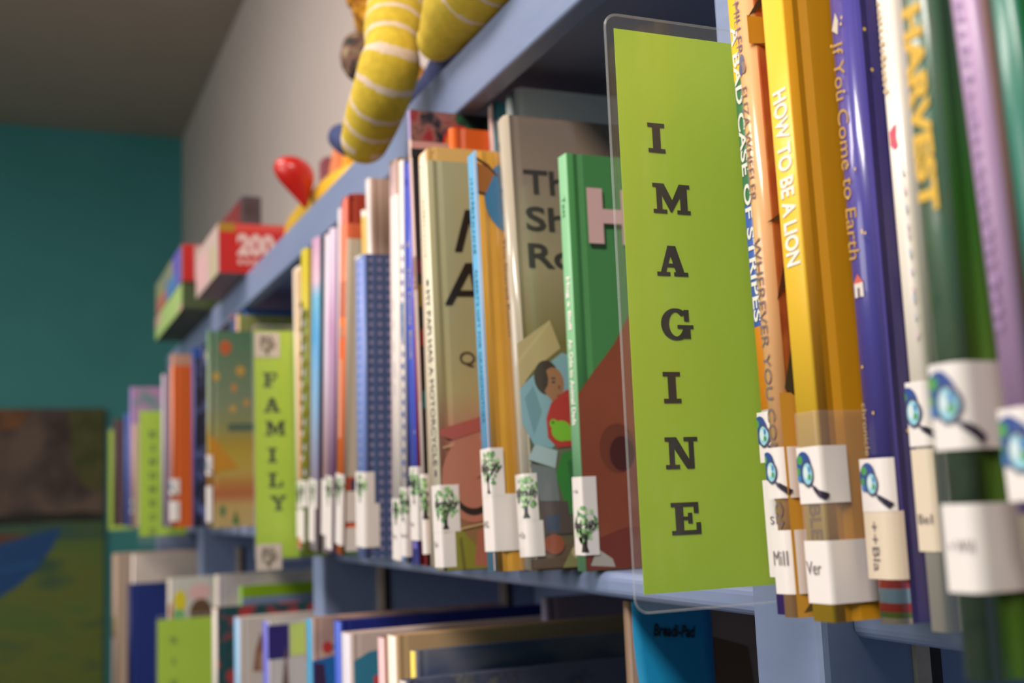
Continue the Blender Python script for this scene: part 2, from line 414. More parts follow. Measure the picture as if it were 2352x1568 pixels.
def tree_sticker(b, u0, u1, z0, z1, uc=None, full=True):
    s = band('genre_sticker', b, u0, u1, z0, z1, WHITE_LABEL, 0.0011)
    rnd = random.Random(int((z0 + u1) * 1e5))
    uc = (u0 + u1) / 2 if uc is None else uc
    hw = (z1 - z0) * 0.30; cz = z0 + (z1 - z0) * 0.58; rz = (z1 - z0) * 0.36
    mats = [mat(g, 0.5) for g in GREENS] + [mat((46, 40, 36), 0.5)]
    polys = []
    def put(mi, pts):
        for P in bend_polys(b, pts, u0 + .0002, u1 - .0002, 0.0014): polys.append((mi, P))
    for _ in range(70):
        a = rnd.uniform(0, 6.283); q = math.sqrt(rnd.random())
        s_ = rnd.uniform(.0008, .0018)
        put(rnd.randrange(4), ell(uc + math.cos(a) * q * hw, cz + math.sin(a) * q * rz, s_, s_ * 1.2, 6))
    bz = z0 + (z1 - z0) * 0.06
    put(4, [(uc - .0026, bz), (uc + .0026, bz), (uc + .0012, bz + .004), (uc + .0014, cz - rz * .3), (uc - .0014, cz - rz * .3), (uc - .0012, bz + .004)])
    put(4, [(uc - .0005, bz + .006), (uc + .0005, bz + .006), (uc + .005, cz), (uc + .004, cz)])
    put(4, [(uc - .0005, bz + .006), (uc + .0005, bz + .006), (uc - .004, cz), (uc - .005, cz)])
    poly_mesh('tree_print', polys, mats, s)
    V, F = text_polys('family', 0.2, 0.03); L = hw * 2.1; g = (z1 - z0) * 0.2
    me = bpy.data.meshes.new('sticker_word')
    me.from_pydata([(*wrap(b, min(max(uc - L / 2 + u * L, u0), u1), 0.0017), cz - g / 2 + v * g) for u, v in V], [], F); me.update()
    link('sticker_word', me, mat((62, 52, 58), 0.5), s)
    return s
def lens_sticker(b, u0, u1, z0, z1, uc=0.006):
    s = band('genre_sticker', b, u0, u1, z0, z1, WHITE_LABEL, 0.0011)
    h = z1 - z0; mats = [mat((40, 70, 140), 0.4), mat((74, 150, 70), 0.4), mat((70, 62, 92), 0.4), mat((150, 205, 220), 0.3), mat((44, 30, 52), 0.4), mat((215, 225, 225), .4), mat((60, 120, 180), .4)]
    polys = []; cnt = [0]
    def put(mi, pts, e=0.0014):
        cnt[0] += 1
        for P in bend_polys(b, pts, u0, u1, e + cnt[0] * 2e-5): polys.append((mi, P))
    gz = z1 - h * .40; R = h * 0.27
    put(0, ell(uc - R * .15, gz + R * .15, R * .82, R * 1.05, 24))
    put(1, ell(uc - R * .5, gz + R * .65, R * .3, R * .32, 10)); put(1, ell(uc - R * .7, gz - R * .1, R * .18, R * .3, 10)); put(6, ell(uc - R * .65, gz - R * .55, R * .2, R * .25, 10))
    put(2, ell(uc + R * .22, gz - R * .28, R * .62, R * .86, 24)); put(3, ell(uc + R * .22, gz - R * .28, R * .48, R * .70, 24))
    put(5, ell(uc + R * .05, gz - R * .2, R * .22, R * .42, 14)); put(1, ell(uc + R * .42, gz - R * .5, R * .16, R * .22, 10)); put(6, ell(uc + R * .45, gz, R * .12, R * .22, 10))
    a = (uc + R * .55, gz - R * .98); c = (uc + R * 1.55, z0 + h * .10)
    dx, dz = c[0] - a[0], c[1] - a[1]; L = math.hypot(dx, dz); nx, nz = -dz / L, dx / L
    m_ = (a[0] + dx * .25, a[1] + dz * .25)
    put(2, [(a[0] - nx * .0004, a[1] - nz * .0004), (a[0] + nx * .0004, a[1] + nz * .0004), (m_[0] + nx * .0006, m_[1] + nz * .0006), (m_[0] - nx * .0006, m_[1] - nz * .0006)])
    put(4, [(m_[0] - nx * .0009, m_[1] - nz * .0009), (m_[0] + nx * .0009, m_[1] + nz * .0009), (c[0] + nx * .0013, c[1] + nz * .0013), (c[0] - nx * .0013, c[1] - nz * .0013)])
    poly_mesh('magnifier_print', polys, mats, s)
    return s
def call_label(b, u0, u1, z0, z1, text=None, tu=0.002, tz=None, tl=0.010, tg=0.004, m=None, vertical=False, e=0.0010):
    s = band('call_number_label', b, u0, u1, z0, z1, m or WHITE_LABEL, e)
    if text:
        tz = (z0 + z1) / 2 if tz is None else tz
        V, F = text_polys(text, 0, 0.0); me = bpy.data.meshes.new('call_number')
        if vertical: P = [(tu + v * tg, -e - 0.0003, tz - u * tl) for u, v in V]
        else: P = [(*wrap(b, tu + u * tl, e + 0.0003), tz + v * tg) for u, v in V]
        me.from_pydata(P, [], F); me.update(); link('call_number', me, mat((112, 100, 100), 0.6), s)
    return s

# ---- right-hand bay, from the sign towards the camera
g = 'picture books on the middle shelf'
b = book('stripes', 'thin book with colour banded spine, first right of the large lime sign', 0.0455, 0.0092, -0.055, -0.057, 0.31, -0.0239,
         mat_bands([(0, (96, 66, 160)), (.0165, (236, 224, 214)), (.060, (168, 92, 60)), (.067, (236, 226, 220)), (.091, (236, 142, 34)), (.130, (62, 96, 178)), (.188, (46, 110, 74)), (.2495, (240, 190, 30))], .31, 0.3, coat=.3), mat((196, 190, 200), 0.4), W=0.26)
title(b, 'A BAD CASE OF STRIPES', 0.278, 0.145, 0.0056, (240, 232, 220), 0.62, bold=0.02)
lens_sticker(b, 0.0, 0.0092, .068, .091, 0.003); call_label(b, 0, .0092, .0165, .060, 'SI', .0042, .040, .004, .0036)
b = book('peach', 'slim book with glossy peach spine, dark serif lettering and a rust red jacket front', 0.0566, 0.0114, -0.06, -0.057, 0.31, -0.0239,
         mat((236, 178, 124), 0.22, 0.4), mat_noise((196, 92, 54), (150, 56, 40), 26, 0.3, 3, c3=(206, 120, 60), coat=0.3), W=0.25, r=0.005)
title(b, 'MILLER', 0.285, 0.026, 0.0046, (120, 96, 112), 0.42); title(b, 'ELIZA WHEELER', 0.2425, 0.055, 0.0046, (128, 102, 108), 0.5)
title(b, 'WHEREVER YOU COME FROM', 0.170, 0.135, 0.0052, (122, 100, 100), 0.5)
sart(b, [((110, 104, 130), ell(.0058, .2555, .002, .0035, 10)), ((150, 120, 110), ell(.0065, .252, .0022, .003, 10)), ((90, 90, 130), ell(.0045, .2515, .0014, .003, 8))], 'spine_print')
art(b, [((214, 150, 40), rect(.0005, .262, .03, .276)), ((70, 52, 36), [(.001, .275), (.012, .283), (.03, .288), (.03, .292), (.01, .288)]), ((90, 60, 40), [(.002, .262), (.03, .266), (.03, .263)]),
        ((84, 46, 36), [(.004, .14), (.02, .19), (.024, .19), (.012, .15)]), ((84, 60, 36), [(.002, .176), (.018, .186), (.018, .18)]), ((216, 160, 60), rect(.0008, .0, .03, .098)),
        ((70, 64, 44), [(.004, .10), (.012, .128), (.02, .132), (.022, .098), (.01, .096)]), ((60, 56, 40), [(.006, .052), (.012, .068), (.022, .06), (.02, .044)]), ((98, 84, 48), [(.004, .002), (.014, .012), (.022, .004)])])
lens_sticker(b, 0, .0114 + .016, .0515, .074, 0.0028); call_label(b, 0, .0114 + .018, .010, .0376, 'Mill', .0004, .0225, .0088, .0062)
b = book('lion', 'golden yellow book with white capital lettering on its flat spine', 0.0795, 0.0146, -0.06, -0.057, 0.31, -0.0201,
         mat((246, 194, 54), 0.35), mat((214, 148, 22), 0.4), W=0.255, r=0.0012, groove=0.0012)
title(b, 'HOW TO BE A LION', 0.2320, 0.080, 0.0098, (246, 238, 226), 0.56, bold=0.03)
title(b, 'BLE', 0.0485, 0.0148, 0.0075, (92, 62, 20), 0.55, bold=0.02)
band('clear_tape', b, 0.0004, .0146 + .028, .030, .088, TAPE, 0.0008)
lens_sticker(b, 0, .0146 + .0125, .049, .073, 0.0055); call_label(b, 0, .0146 + .022, .0075, .0335, 'Ver', .0005, .0195, .0100, .0055)
b = book('earth', 'deep violet blue starry book with gold script lettering and striped spine foot', 0.1006, 0.0159, -0.045, -0.057, 0.30, -0.0042,
         mat_bands([(0, (196, 176, 150)), (.0012, (112, 136, 56)), (.0042, (196, 66, 50)), (.0082, (150, 180, 196)), (.013, (206, 76, 70)), (.0176, (78, 70, 148))], .30, 0.25, coat=.4),
         mat_noise((62, 54, 120), (36, 38, 104), 14, 0.28, 3, c3=(80, 72, 116), coat=.4, stretch=(1, 2, .5)), W=0.25, r=0.006)
title(b, 'If You Come to Earth', 0.2470, 0.096, 0.0068, (196, 150, 64), 0.42, shear=0.1); title(b, 'chronicle', 0.0900, 0.022, 0.0028, (190, 160, 110), 0.3)
sart(b, [((214, 200, 180), [(.004, .2535), (.0075, .2505), (.0085, .2565), (.007, .2605)]), ((210, 96, 84), [(.0045, .1405), (.0075, .1445), (.0108, .1405)]), ((226, 214, 206), rect(.005, .1345, .0105, .1405)), ((110, 90, 110), rect(.0068, .1345, .0084, .1385))], 'spine_print')
rn = random.Random(3)
sart(b, [((226, 186, 90), ell(rn.uniform(.003, .015), rn.uniform(.05, .285), .0006, .0007, 8)) for _ in range(16)], 'star_print', 0.0005)
art(b, [((226, 186, 90), ell(rn.uniform(.004, .06), rn.uniform(.02, .285), .0009, .0009, 8)) for _ in range(34)] + [(((30, 36, 104)), [p for p in ell(.022, .235, .006, .012, 14)]), ((24, 30, 92), ell(.03, .21, .01, .006, 12)), ((26, 34, 100), ell(.026, .12, .006, .014, 12))])
lens_sticker(b, 0, .0159 + .001, .0450, .0668, 0.0058); call_label(b, 0, .0159 + .003, .0177, .0452, '++Bla', .004, .041, .020, .0042, CREAM_LABEL, True)
b = book('pinkheart', 'thin cream white book with a small pink heart on its spine', 0.1375, 0.0098, -0.05, -0.057, 0.28, -0.0043,
         mat((236, 222, 208), 0.35, 0.2), mat((226, 214, 206), 0.35), W=0.24)
scribble(b, .251, .04, .0028, (206, 176, 130), .35, 14)
sart(b, [((222, 84, 112), [(.0028, .1905), (.0052, .188), (.0068, .1895), (.0062, .193), (.0068, .1985), (.0048, .1975), (.0028, .196)]), ((214, 110, 80), ell(.0038, .1925, .0009, .001, 8))], 'heart_print')
sart(b, [(((190, 186, 206), (222, 190, 200), (176, 186, 204))[i % 3], ell(.0086, .178 - i * .0063 - (i % 4) * .001, .0006, .0012 + (i % 3) * .0004, 6)) for i in range(11)], 'mark_print', .0003)
lens_sticker(b, 0, .0098 + .002, .0700, .0950, 0.0022); call_label(b, 0, .0098, .030, .056, 'Bel', .0012, .0405, .0068, .0036, CREAM_LABEL); call_label(b, 0, .0098, .0560, .069, None, m=CREAM_LABEL)
b = book('forest', 'dark green book with big yellow capital letters on its spine and bright green front', 0.2294, 0.0112, -0.122, -0.057, 0.30, -0.0069,
         mat_noise((70, 104, 84), (52, 82, 66), 40, 0.3, 3, coat=.3, c3=(84, 104, 80)), mat_bands([(0, (74, 112, 34)), (.09, (92, 128, 48)), (.14, (60, 120, 46)), (.19, (76, 110, 84)), (.3, (72, 108, 90))], .30, 0.3, True, coat=.3), W=0.25, r=0.0035)
title(b, 'HARVEST', 0.2006, 0.0645, 0.0082, (226, 176, 50), 0.5, bold=0.05)
lens_sticker(b, 0.0, .0112 + .014, .0652, .0904, 0.0050); call_label(b, 0, .0112 + .018, .0246, .0497, '+ Wil', .002, .036, .008, .0035)
b = book('lilac', 'lilac spined book with faint purple lettering between two green books', 0.2534, 0.0095, -0.118, -0.057, 0.29, -0.0468,
         mat_bands([(0, (220, 200, 170)), (.0460, (110, 84, 140)), (.0505, (214, 196, 214)), (.062, (176, 140, 176)), (.2, (182, 146, 184)), (.29, (160, 124, 166))], .29, 0.35, False), mat((170, 130, 124), 0.4), W=0.24)
scribble(b, .215, .12, .0024, (164, 130, 174), .5, 26)
lens_sticker(b, 0.0, .0096, .0500, .0755, 0.0045)
b = book('tealgreen', 'dark teal green book right of the lilac spine', 0.2630, 0.0090, -0.116, -0.057, 0.28, -0.0303, mat((34, 112, 92), 0.35, .2), mat((40, 104, 50), 0.35), W=0.24)
b = book('yellowgreen', 'yellow green book at the right edge of the picture', 0.2750, 0.012, -0.117, -0.057, 0.29, -0.0213, mat((160, 168, 30), 0.35, .2), mat((140, 152, 40), 0.35), W=0.24)

# ---- middle bay, from the large sign towards the FAMILY sign
b = book('hug', 'green book with white spine lettering and a big brown animal snout on its front', -0.2868, 0.0138, 0.008, -0.055, 0.311, -0.0042,
         mat((138, 194, 144), 0.4), mat((76, 138, 78), 0.4), W=0.25, r=0.0008, groove=0.0014)
title(b, 'Hug a Bull', .2170, .0400, .0074, (250, 240, 230), .52, bold=.04); title(b, 'An Ode to Animal Dads', .1700, .0640, .0070, (244, 238, 226), .52, bold=.025)
title(b, 'Test', .2790, .0165, .0052, (60, 128, 86), .5)
BROWN = mat_noise((150, 78, 50), (130, 64, 42), 12, 0.4, 3)
art(b, [(BROWN, [(.0005, .128), (.0005, .0005), (.249, .0005), (.249, .30), (.08, .245), (.0449, .1859), (.0326, .1657), (.015, .1459)]), ((120, 54, 38), [(.0005, .020), (.034, .030), (.249, .03), (.249, .0005), (.0005, .0005)]),
        ((118, 60, 40), ell(.0310, .0880, .0150, .0185, 22)), ((76, 36, 28), ell(.0345, .0840, .0105, .0130, 20)), ((176, 168, 156), [(.004, .004), (.010, .016), (.022, .008), (.024, .002)])])
ctitle(b, 'H', .0155, .2420, .042, .0430, (222, 178, 172), bold=.06, e=.0012); ctitle(b, 'H', .0172, .2390, .042, .0430, (38, 66, 34), 'lettering_shadow_print', bold=.06, e=.0007)
s = call_label(b, 0, .0138 + .011, .046, .068, '++ Ber', .002, .056, .008, .003); tree_sticker(b, 0, .0138 + .011, .0115, .048, .0138)
b = book('shared', 'olive brown book with a sleeping child drawn on its front', -0.3193, 0.0150, -0.022, -0.055, 0.3545, -0.055,
         mat((196, 180, 158), 0.2, 0.6), mat_bands([(0, (110, 74, 50)), (.03, (104, 96, 70)), (.10, (112, 112, 92)), (.17, (128, 112, 56)), (.23, (168, 152, 116)), (.30, (150, 128, 110)), (.36, (130, 110, 98))], .36, 0.2, True, coat=.5), W=0.27, r=0.006, rc=.004)
title(b, 'The Shared Room', .2560, .078, .0060, (72, 60, 52), .34); title(b, 'Thao Lam Bauer', .3340, .058, .0050, (92, 80, 74), .34)
for i, wd in enumerate(('The', 'Shared', 'Room')):
    ctitle(b, wd, .0150, .2900 - i * .0300, (.054, .108, .092)[i], (.0200, .0200, .0200)[i], (40, 28, 22), bold=.02)
SKIN = (172, 116, 78)
HAIR = (58, 34, 24)
art(b, [((196, 172, 118), [(.0008, .1700), (.0294, .1891), (.0370, .1669), (.013, .1497), (.0008, .135)]), ((206, 184, 130), [(.0008, .158), (.0294, .1891), (.0300, .1870), (.0008, .154)]), ((140, 180, 192), [(.0008, .135), (.0089, .143), (.0379, .1635), (.0500, .160), (.056, .11), (.0237, .0900), (.0091, .0933), (.0008, .110)]),
        ((116, 156, 168), [(.004, .128), (.012, .138), (.018, .118), (.010, .100)]), (HAIR, ell(.0235, .1440, .0105, .0135, 18)), (SKIN, ell(.0290, .1395, .0090, .0125, 18)), (SKIN, ell(.0300, .1325, .0062, .0075, 12)), (HAIR, ell(.0190, .1430, .0058, .0095, 12)),
        ((70, 60, 66), ell(.0290, .1405, .0018, .0010, 8)), ((120, 62, 48), ell(.0330, .1300, .0020, .0008, 8)), ((124, 78, 54), ell(.0335, .1365, .0010, .0020, 8)), (HAIR, rect(.0270, .1430, .0308, .1440)),
        ((194, 46, 38), [(.0258, .1246), (.0394, .1346), (.0600, .1329), (.0600, .0925), (.0287, .0903), (.0213, .098), (.0209, .1129)]), ((132, 200, 40), ell(.0330, .1030, .0085, .0080, 16)), ((132, 200, 40), ell(.0268, .1085, .0036, .0036, 10)), ((132, 200, 40), rect(.034, .0955, .05, .106)), ((46, 80, 30), ell(.0262, .1095, .0011, .0011, 6)),
        ((176, 196, 200), [(.0036, .082), (.0101, .0933), (.0285, .088), (.0257, .0749)]), ((44, 132, 46), [(.032, .0862), (.060, .0924), (.060, .0365), (.034, .0403), (.0254, .07)]), ((34, 108, 40), [(.036, .08), (.044, .082), (.046, .044), (.038, .046)]),
        ((116, 122, 124), [(.0045, .0787), (.0257, .0749), (.0275, .0503), (.0114, .0509)]), ((84, 66, 66), [(.010, .050), (.034, .050), (.036, .026), (.014, .026)]), ((56, 72, 100), rect(.015, .028, .026, .040)), ((158, 74, 42), ell(.0205, .0185, .0085, .0075, 14)), ((96, 70, 50), rect(.001, .001, .03, .0085)), ((140, 134, 80), [(.026, .001), (.060, .001), (.060, .034), (.042, .026)]), ((196, 180, 130), ell(.044, .012, .010, .006, 14))])
call_label(b, 0, .0150 + .010, .0105, .0367, '+++Cho', .001, .024, .010, .005); tree_sticker(b, 0, .0150 + .007, .0367, .0717, .013)
band('clear_jacket', b, 0.0005, .0150 + .06, .002, .3520, CLEAR, 0.0020)
b = book('sky', 'book with sky blue spine and yellow front with a blue balloon', -0.3443, 0.0170, -0.04, -0.055, 0.3276, -0.0349,
         mat_bands([(0, (96, 170, 204)), (.05, (104, 178, 222)), (.33, (112, 182, 228))], .33, 0.3), mat_noise((216, 158, 62), (206, 146, 48), 12, 0.3, 3, coat=.3), W=0.25, r=0.0012, groove=0.001)
sart(b, [((226, 186, 180), rect(.0150, .001, .0168, .326))], 'spine_edge', .0002)
title(b, "ALBERT'S GIFT FOR GRANDMOTHER", .2340, .1220, .0052, (40, 110, 128), .45); scribble(b, .308, .062, .0046, (46, 122, 150), .45, 16)
art(b, [((66, 120, 160), ell(.0345, .2905, .0283, .0320, 30)), ((158, 96, 44), [(.001, .318), (.0103, .3143), (.0156, .3093), (.0080, .294), (.001, .2935)]), ((80, 50, 32), [(.001, .3225), (.011, .3170), (.0190, .3080), (.017, .3075), (.010, .3150), (.001, .3200)]), ((80, 50, 32), [(.001, .2945), (.007, .2935), (.007, .2915), (.001, .2925)]),
        ((222, 140, 30), rect(.030, .002, .06, .235)), ((96, 74, 40), ell(.034, .125, .003, .02, 12))])
tree_sticker(b, 0, .0170 + .010, .056, .0925, .014); call_label(b, 0, .0170 + .024, .0150, .0575, 'HILL', .0015, .033, .010, .005)
b = book('cream', 'cream book with brown capitals down its spine and large black letters on an olive front', -0.3900, 0.0160, -0.065, -0.055, 0.3318, -0.0345,
         mat((246, 234, 204), 0.35), mat_bands([(0, (134, 126, 50)), (.03, (150, 110, 76)), (.055, (176, 112, 92)), (.105, (186, 124, 104)), (.14, (180, 160, 112)), (.2, (170, 158, 116)), (.3318, (174, 166, 128))], .3318, 0.35, True), W=0.26, r=0.0012, rc=.003, groove=0.0015)
title(b, 'MY PAPI HAS A MOTORCYCLE', .2240, .1420, .0100, (96, 72, 80), .52); sart(b, [((70, 56, 70), ell(.0085, .2300, .0026, .0030, 10)), ((120, 84, 110), ell(.0085, .0760, .0028, .0030, 10))], 'spine_print'); scribble(b, .300, .05, .0035, (206, 192, 160), .45, 12)
ctitle(b, 'Qui', .0215, .1600, .0260, .0125, (70, 52, 44), bold=.0)
art(b, [((36, 28, 26), p) for p in ([(.0215, .2551), (.028, .2554), (.0385, .2903), (.0322, .2910)], [(.0330, .291), (.0388, .2914), (.0470, .2570), (.0410, .2560)], [(.0470, .2570), (.0410, .2560), (.0560, .292), (.0620, .292)],
    [(.0108, .2106), (.0172, .2107), (.0378, .2456), (.0302, .2460)], [(.0207, .2228), (.0400, .2233), (.0400, .2186), (.0185, .2181)], [(.0322, .2460), (.0394, .2464), (.0440, .2132), (.0376, .2130)])], 'title_lettering', .0006)
art(b, [((180, 92, 82), [(.0022, .1103), (.034, .119), (.06, .128), (.06, .112), (.0353, .1081), (.0127, .1016), (.0019, .1052)]), ((206, 160, 122), [(.004, .0965), (.06, .108), (.06, .1062), (.004, .0948)]), ((206, 160, 122), [(.006, .082), (.06, .0935), (.06, .092), (.006, .0805)]), ((190, 122, 100), ell(.028, .070, .026, .034, 24)),
        *[((52, 42, 40), q) for q in ring(.028, .066, .0185, .0240, .0028, .0052, 178, 345, 16)], ((60, 48, 44), [(.030, .070), (.038, .075), (.05, .070), (.038, .0735)]), ((44, 36, 34), ell(.040, .034, .004, .018, 12)),
        ((140, 134, 52), [(.003, .0005), (.06, .0005), (.06, .012), (.027, .0192), (.0149, .0332), (.0057, .0286)]), ((110, 104, 40), [(.016, .0005), (.019, .0005), (.0165, .026), (.014, .024)]), ((176, 104, 84), [(.026, .004), (.04, .0005), (.05, .034), (.030, .030)]), ((206, 180, 130), [(.002, .030), (.06, .040), (.06, .0388), (.002, .0288)])])
tree_sticker(b, 0, .0160 + .0150, .030, .0665, .0190); call_label(b, 0, .0160 + .0105, .0030, .0305, 'Qui', .002, .018, .008, .005)
b = book('apricot', 'tall apricot coloured book with rounded corners rising behind the cream book', -0.4270, 0.0115, -0.058, -0.055, 0.3537, 0.0, mat((240, 216, 190), 0.35), mat((226, 178, 106), 0.4), W=0.26, rc=.012, r=.004)
b = book('palegrey', 'tallest pale grey-blue book with rounded spine corner behind the olive brown book', -0.4405, 0.0105, 0.0305, -0.055, 0.4205, 0.0, mat((246, 246, 238), 0.35), mat((230, 242, 246), 0.45), W=0.24, rc=.014, r=.005)
b = book('tealtop', 'tall narrow book with pink spine and teal front just left of the pale grey book', -0.4490, 0.0070, 0.0173, -0.055, 0.4090, 0.0, mat((206, 168, 160), 0.4), mat((52, 120, 136), 0.4), W=0.22, rc=.006)
b = book('orangeback', 'bright orange book peeking above the apricot book', -0.4580, 0.0080, -0.0182, -0.055, 0.3838, 0.0, mat((236, 110, 44), 0.4), mat((216, 92, 30), 0.4), W=0.24, groove=.002)
b = book('rainbow', 'tall black book with flowers and a small rainbow printed at the top of its front', -0.4730, 0.0065, -0.047, -0.055, 0.4070, -0.0290,
         mat_bands([(0, (186, 44, 40)), (.010, (230, 210, 204)), (.14, (226, 190, 180)), (.196, (210, 190, 180)), (.24, (150, 110, 100)), (.27, (220, 186, 176)), (.378, (170, 150, 196))], .41, 0.35), mat((34, 30, 34), 0.4), W=0.25, r=.001)
FLOR = mat_noise((150, 34, 38), (30, 28, 36), 70, 0.4, 2, c3=(150, 96, 84))
FLOR2 = mat_noise((28, 36, 34), (44, 106, 66), 70, 0.4, 2, lo=.45, hi=.7)
art(b, [(FLOR, [(.0005, .378), (.0005, .4065), (.052, .4065), (.06, .378)]), (FLOR2, [(.047, .382), (.045, .4065), (.20, .4065), (.20, .37), (.06, .37)])]
    + [(c, [p for p in ell(.048, .377, q, q * 1.1, 18, 0, 180)]) for c, q in (((206, 52, 40), .017), ((232, 140, 40), .014), ((234, 206, 70), .011), ((70, 150, 90), .008), ((70, 100, 180), .005))] + [((206, 150, 140), rect(.001, .370, .05, .3775)), ((34, 30, 34), rect(.0, .362, .24, .3705)),
       ((120, 96, 24), rect(.002, .225, .014, .245)), ((130, 40, 30), rect(.002, .190, .012, .205)), ((40, 110, 110), rect(.002, .135, .012, .150)), ((96, 30, 60), rect(.002, .255, .012, .268))])
title(b, 'THE GRIEF', .254, .058, .0046, (228, 206, 196), .5)
tree_sticker(b, 0, .0065 + .007, .037, .078, .007); call_label(b, 0, .0065 + .0065, .010, .037)
b = book('royal', 'royal blue spined book with small yellow lettering and red front edge', -0.5112, 0.0165, -0.045, -0.055, 0.3613, 0.0125,
         mat((84, 96, 206), 0.3, .2), mat_bands([(0, (196, 40, 26)), (.24, (196, 40, 26)), (.27, (214, 160, 150)), (.37, (216, 172, 164))], .37, 0.35), W=0.24, r=.0015)
title(b, 'The Family Book', .2660, .085, .0058, (228, 206, 90), .58, bold=.01); sart(b, [((226, 196, 110), ell(.0095, .2865, .0016, .003, 8)), ((196, 180, 206), ell(.0155, .116, .0010, .0022, 8)), ((120, 110, 190), rect(.004, .014, .014, .021)), ((70, 80, 170), ell(.008, .345, .003, .004, 10))], 'spine_print')
tree_sticker(b, 0, .0165 + .005, .051, .0855, .012); call_label(b, 0, .0165 + .006, .021, .0515, 'Parr', .002, .033, .009, .004)
b = book('wave', 'white spined book with wavy bright blue pattern along its near edge', -0.5430, 0.0115, -0.045, -0.055, 0.3701, 0.0575,
         mat((238, 226, 220), 0.35), mat((86, 110, 186), 0.35), W=0.24, r=.002)
sart(b, [((78, 110, 190), [(.0113, .285 - i * .011), (.0113, .292 - i * .011), (.0060 + .002 * math.sin(i * 1.7), .2885 - i * .011)]) for i in range(20)] + [((92, 130, 206), rect(.005, .001, .011, .0075)), ((88, 146, 208), [(.006, .235), (.0112, .24), (.0112, .20), (.007, .205)])], 'wave_print')
tree_sticker(b, 0, .0115 + .005, .036, .068, .008); call_label(b, 0, .0115 + .005, .006, .0362, 'fami', .002, .023, .010, .004)
b = book('plainwhite', 'plain white slim book beside the navy dotted book', -0.5680, 0.0195, -0.045, -0.055, 0.3426, 0.052, mat((240, 226, 218), 0.4), mat((226, 208, 198), 0.4), W=0.23, r=.002)
scribble(b, .245, .10, .004, (222, 214, 222), .5, 5)
tree_sticker(b, 0, .0195 + .002, .033, .0580, .012); call_label(b, 0, .0195 + .002, .002, .0335, 'Pol', .004, .021, .009, .004)
b = book('pinktan', 'tall book with pale pink spine and tan front above the plain white book', -0.6232, 0.0180, -0.03, -0.055, 0.3944, 0.0622, mat((228, 192, 190), 0.4), mat((198, 150, 90), 0.4), W=0.22, rc=.006, r=.003)
b = book('dotted', 'wide navy blue book with tiny pale dots and a light blue spine', -0.6962, 0.0263, -0.045, -0.055, 0.311, 0.0556,
         mat_dots((126, 146, 210), (178, 176, 220), 105, .24, (1, 0, 1)), mat_dots((72, 90, 132), (150, 140, 176), 105, .23, (0, 1, 1)), W=0.24, r=.004, rc=.004)
sart(b, [((244, 236, 232), rect(.001, .3075, .025, .3105))], 'spine_headband')
tree_sticker(b, 0.001, .0263 + .010, .0545, .0870, .018); call_label(b, 0.0005, .0263 + .0150, .011, .0550)
b = book('whitetall', 'tall book with white spine and pinkish tan front behind the navy dotted book', -0.7160, 0.0140, -0.0213, -0.055, 0.4060, 0.0, mat((238, 226, 222), 0.35), mat((204, 166, 146), 0.45), W=0.22, r=.002)
b = book('yellowsliver', 'narrow yellow book with white top edge left of the tall white spine', -0.7260, 0.0090, -0.0243, -0.055, 0.3738, 0.0, mat_bands([(0, (226, 186, 92)), (.366, (240, 232, 226))], .374, .4), mat((222, 180, 80), 0.45), W=0.20)
b = book('orangespine', 'book with vivid orange spine and beige front leaning beside the navy dotted book', -0.8030, 0.0230, -0.04, -0.055, 0.3646, 0.135,
         mat_bands([(0, (240, 120, 56)), (.055, (232, 104, 44)), (.24, (240, 124, 52)), (.26, (196, 100, 66)), (.30, (232, 130, 92)), (.365, (214, 150, 150))], .365, 0.35), mat_bands([(0, (70, 130, 60)), (.012, (236, 110, 50)), (.06, (206, 90, 60)), (.085, (204, 190, 172)), (.347, (214, 100, 64))], .365, 0.4), W=0.23, r=.002, groove=.0005)
sart(b, [((242, 182, 150), rect(.008, .128 , .015, .215)), ((170, 150, 140), rect(.008, .238, .016, .252))], 'spine_lettering')
art(b, [((132, 112, 92), ell(.033, .125, .012, .03, 14)), ((52, 58, 84), ell(.036, .098, .008, .010, 10)), ((60, 66, 96), rect(.010, .070, .04, .083))])
tree_sticker(b, 0, .0230 + .002, .052, .0885, .014); call_label(b, 0, .0230 + .002, .0105, .0520)
s = call_label(b, .0230 + .004, .0230 + .024, .036, .070); call_label(b, .0230 + .004, .0230 + .024, .004, .030)
b = book('redtall', 'tall brick red book with rounded corner and dark hinge behind the orange spined book', -0.8215, 0.0160, -0.0299, -0.055, 0.4080, 0.085, mat((228, 104, 78), 0.4), mat_bands([(0, (176, 60, 34)), (.41, (176, 60, 34))], .41, .45), W=0.22, rc=.012, r=.004, groove=.003)
b = book('whitesliver', 'narrow pale book squeezed left of the brick red book', -0.8345, 0.0100, -0.0307, -0.055, 0.3950, 0.085, mat((214, 206, 214), 0.4), mat((206, 196, 200), 0.4), W=0.20)
b = book('lilacfar', 'lilac and mauve spined book leaning left of the orange spine', -0.8660, 0.0220, -0.035, -0.055, 0.3755, 0.1060, mat_bands([(0, (176, 140, 176)), (.09, (140, 96, 140)), (.16, (178, 146, 176)), (.26, (190, 140, 180)), (.362, (224, 206, 224))], .376, 0.35, True), mat((150, 110, 140), 0.4), W=0.23)
tree_sticker(b, 0, .0220, .052, .088, .012); call_label(b, 0, .0220, .004, .0520)
b = book('slimpink', 'slim pinkish white book next to the dark blue one', -0.8880, 0.0180, -0.035, -0.055, 0.3738, 0.1070, mat_bands([(0, (230, 210, 214)), (.1, (206, 160, 170)), (.22, (216, 196, 216)), (.374, (230, 214, 222))], .374, .35, True), mat((206, 176, 180), 0.4), W=0.22)
call_label(b, 0, .0190, .02, .085)
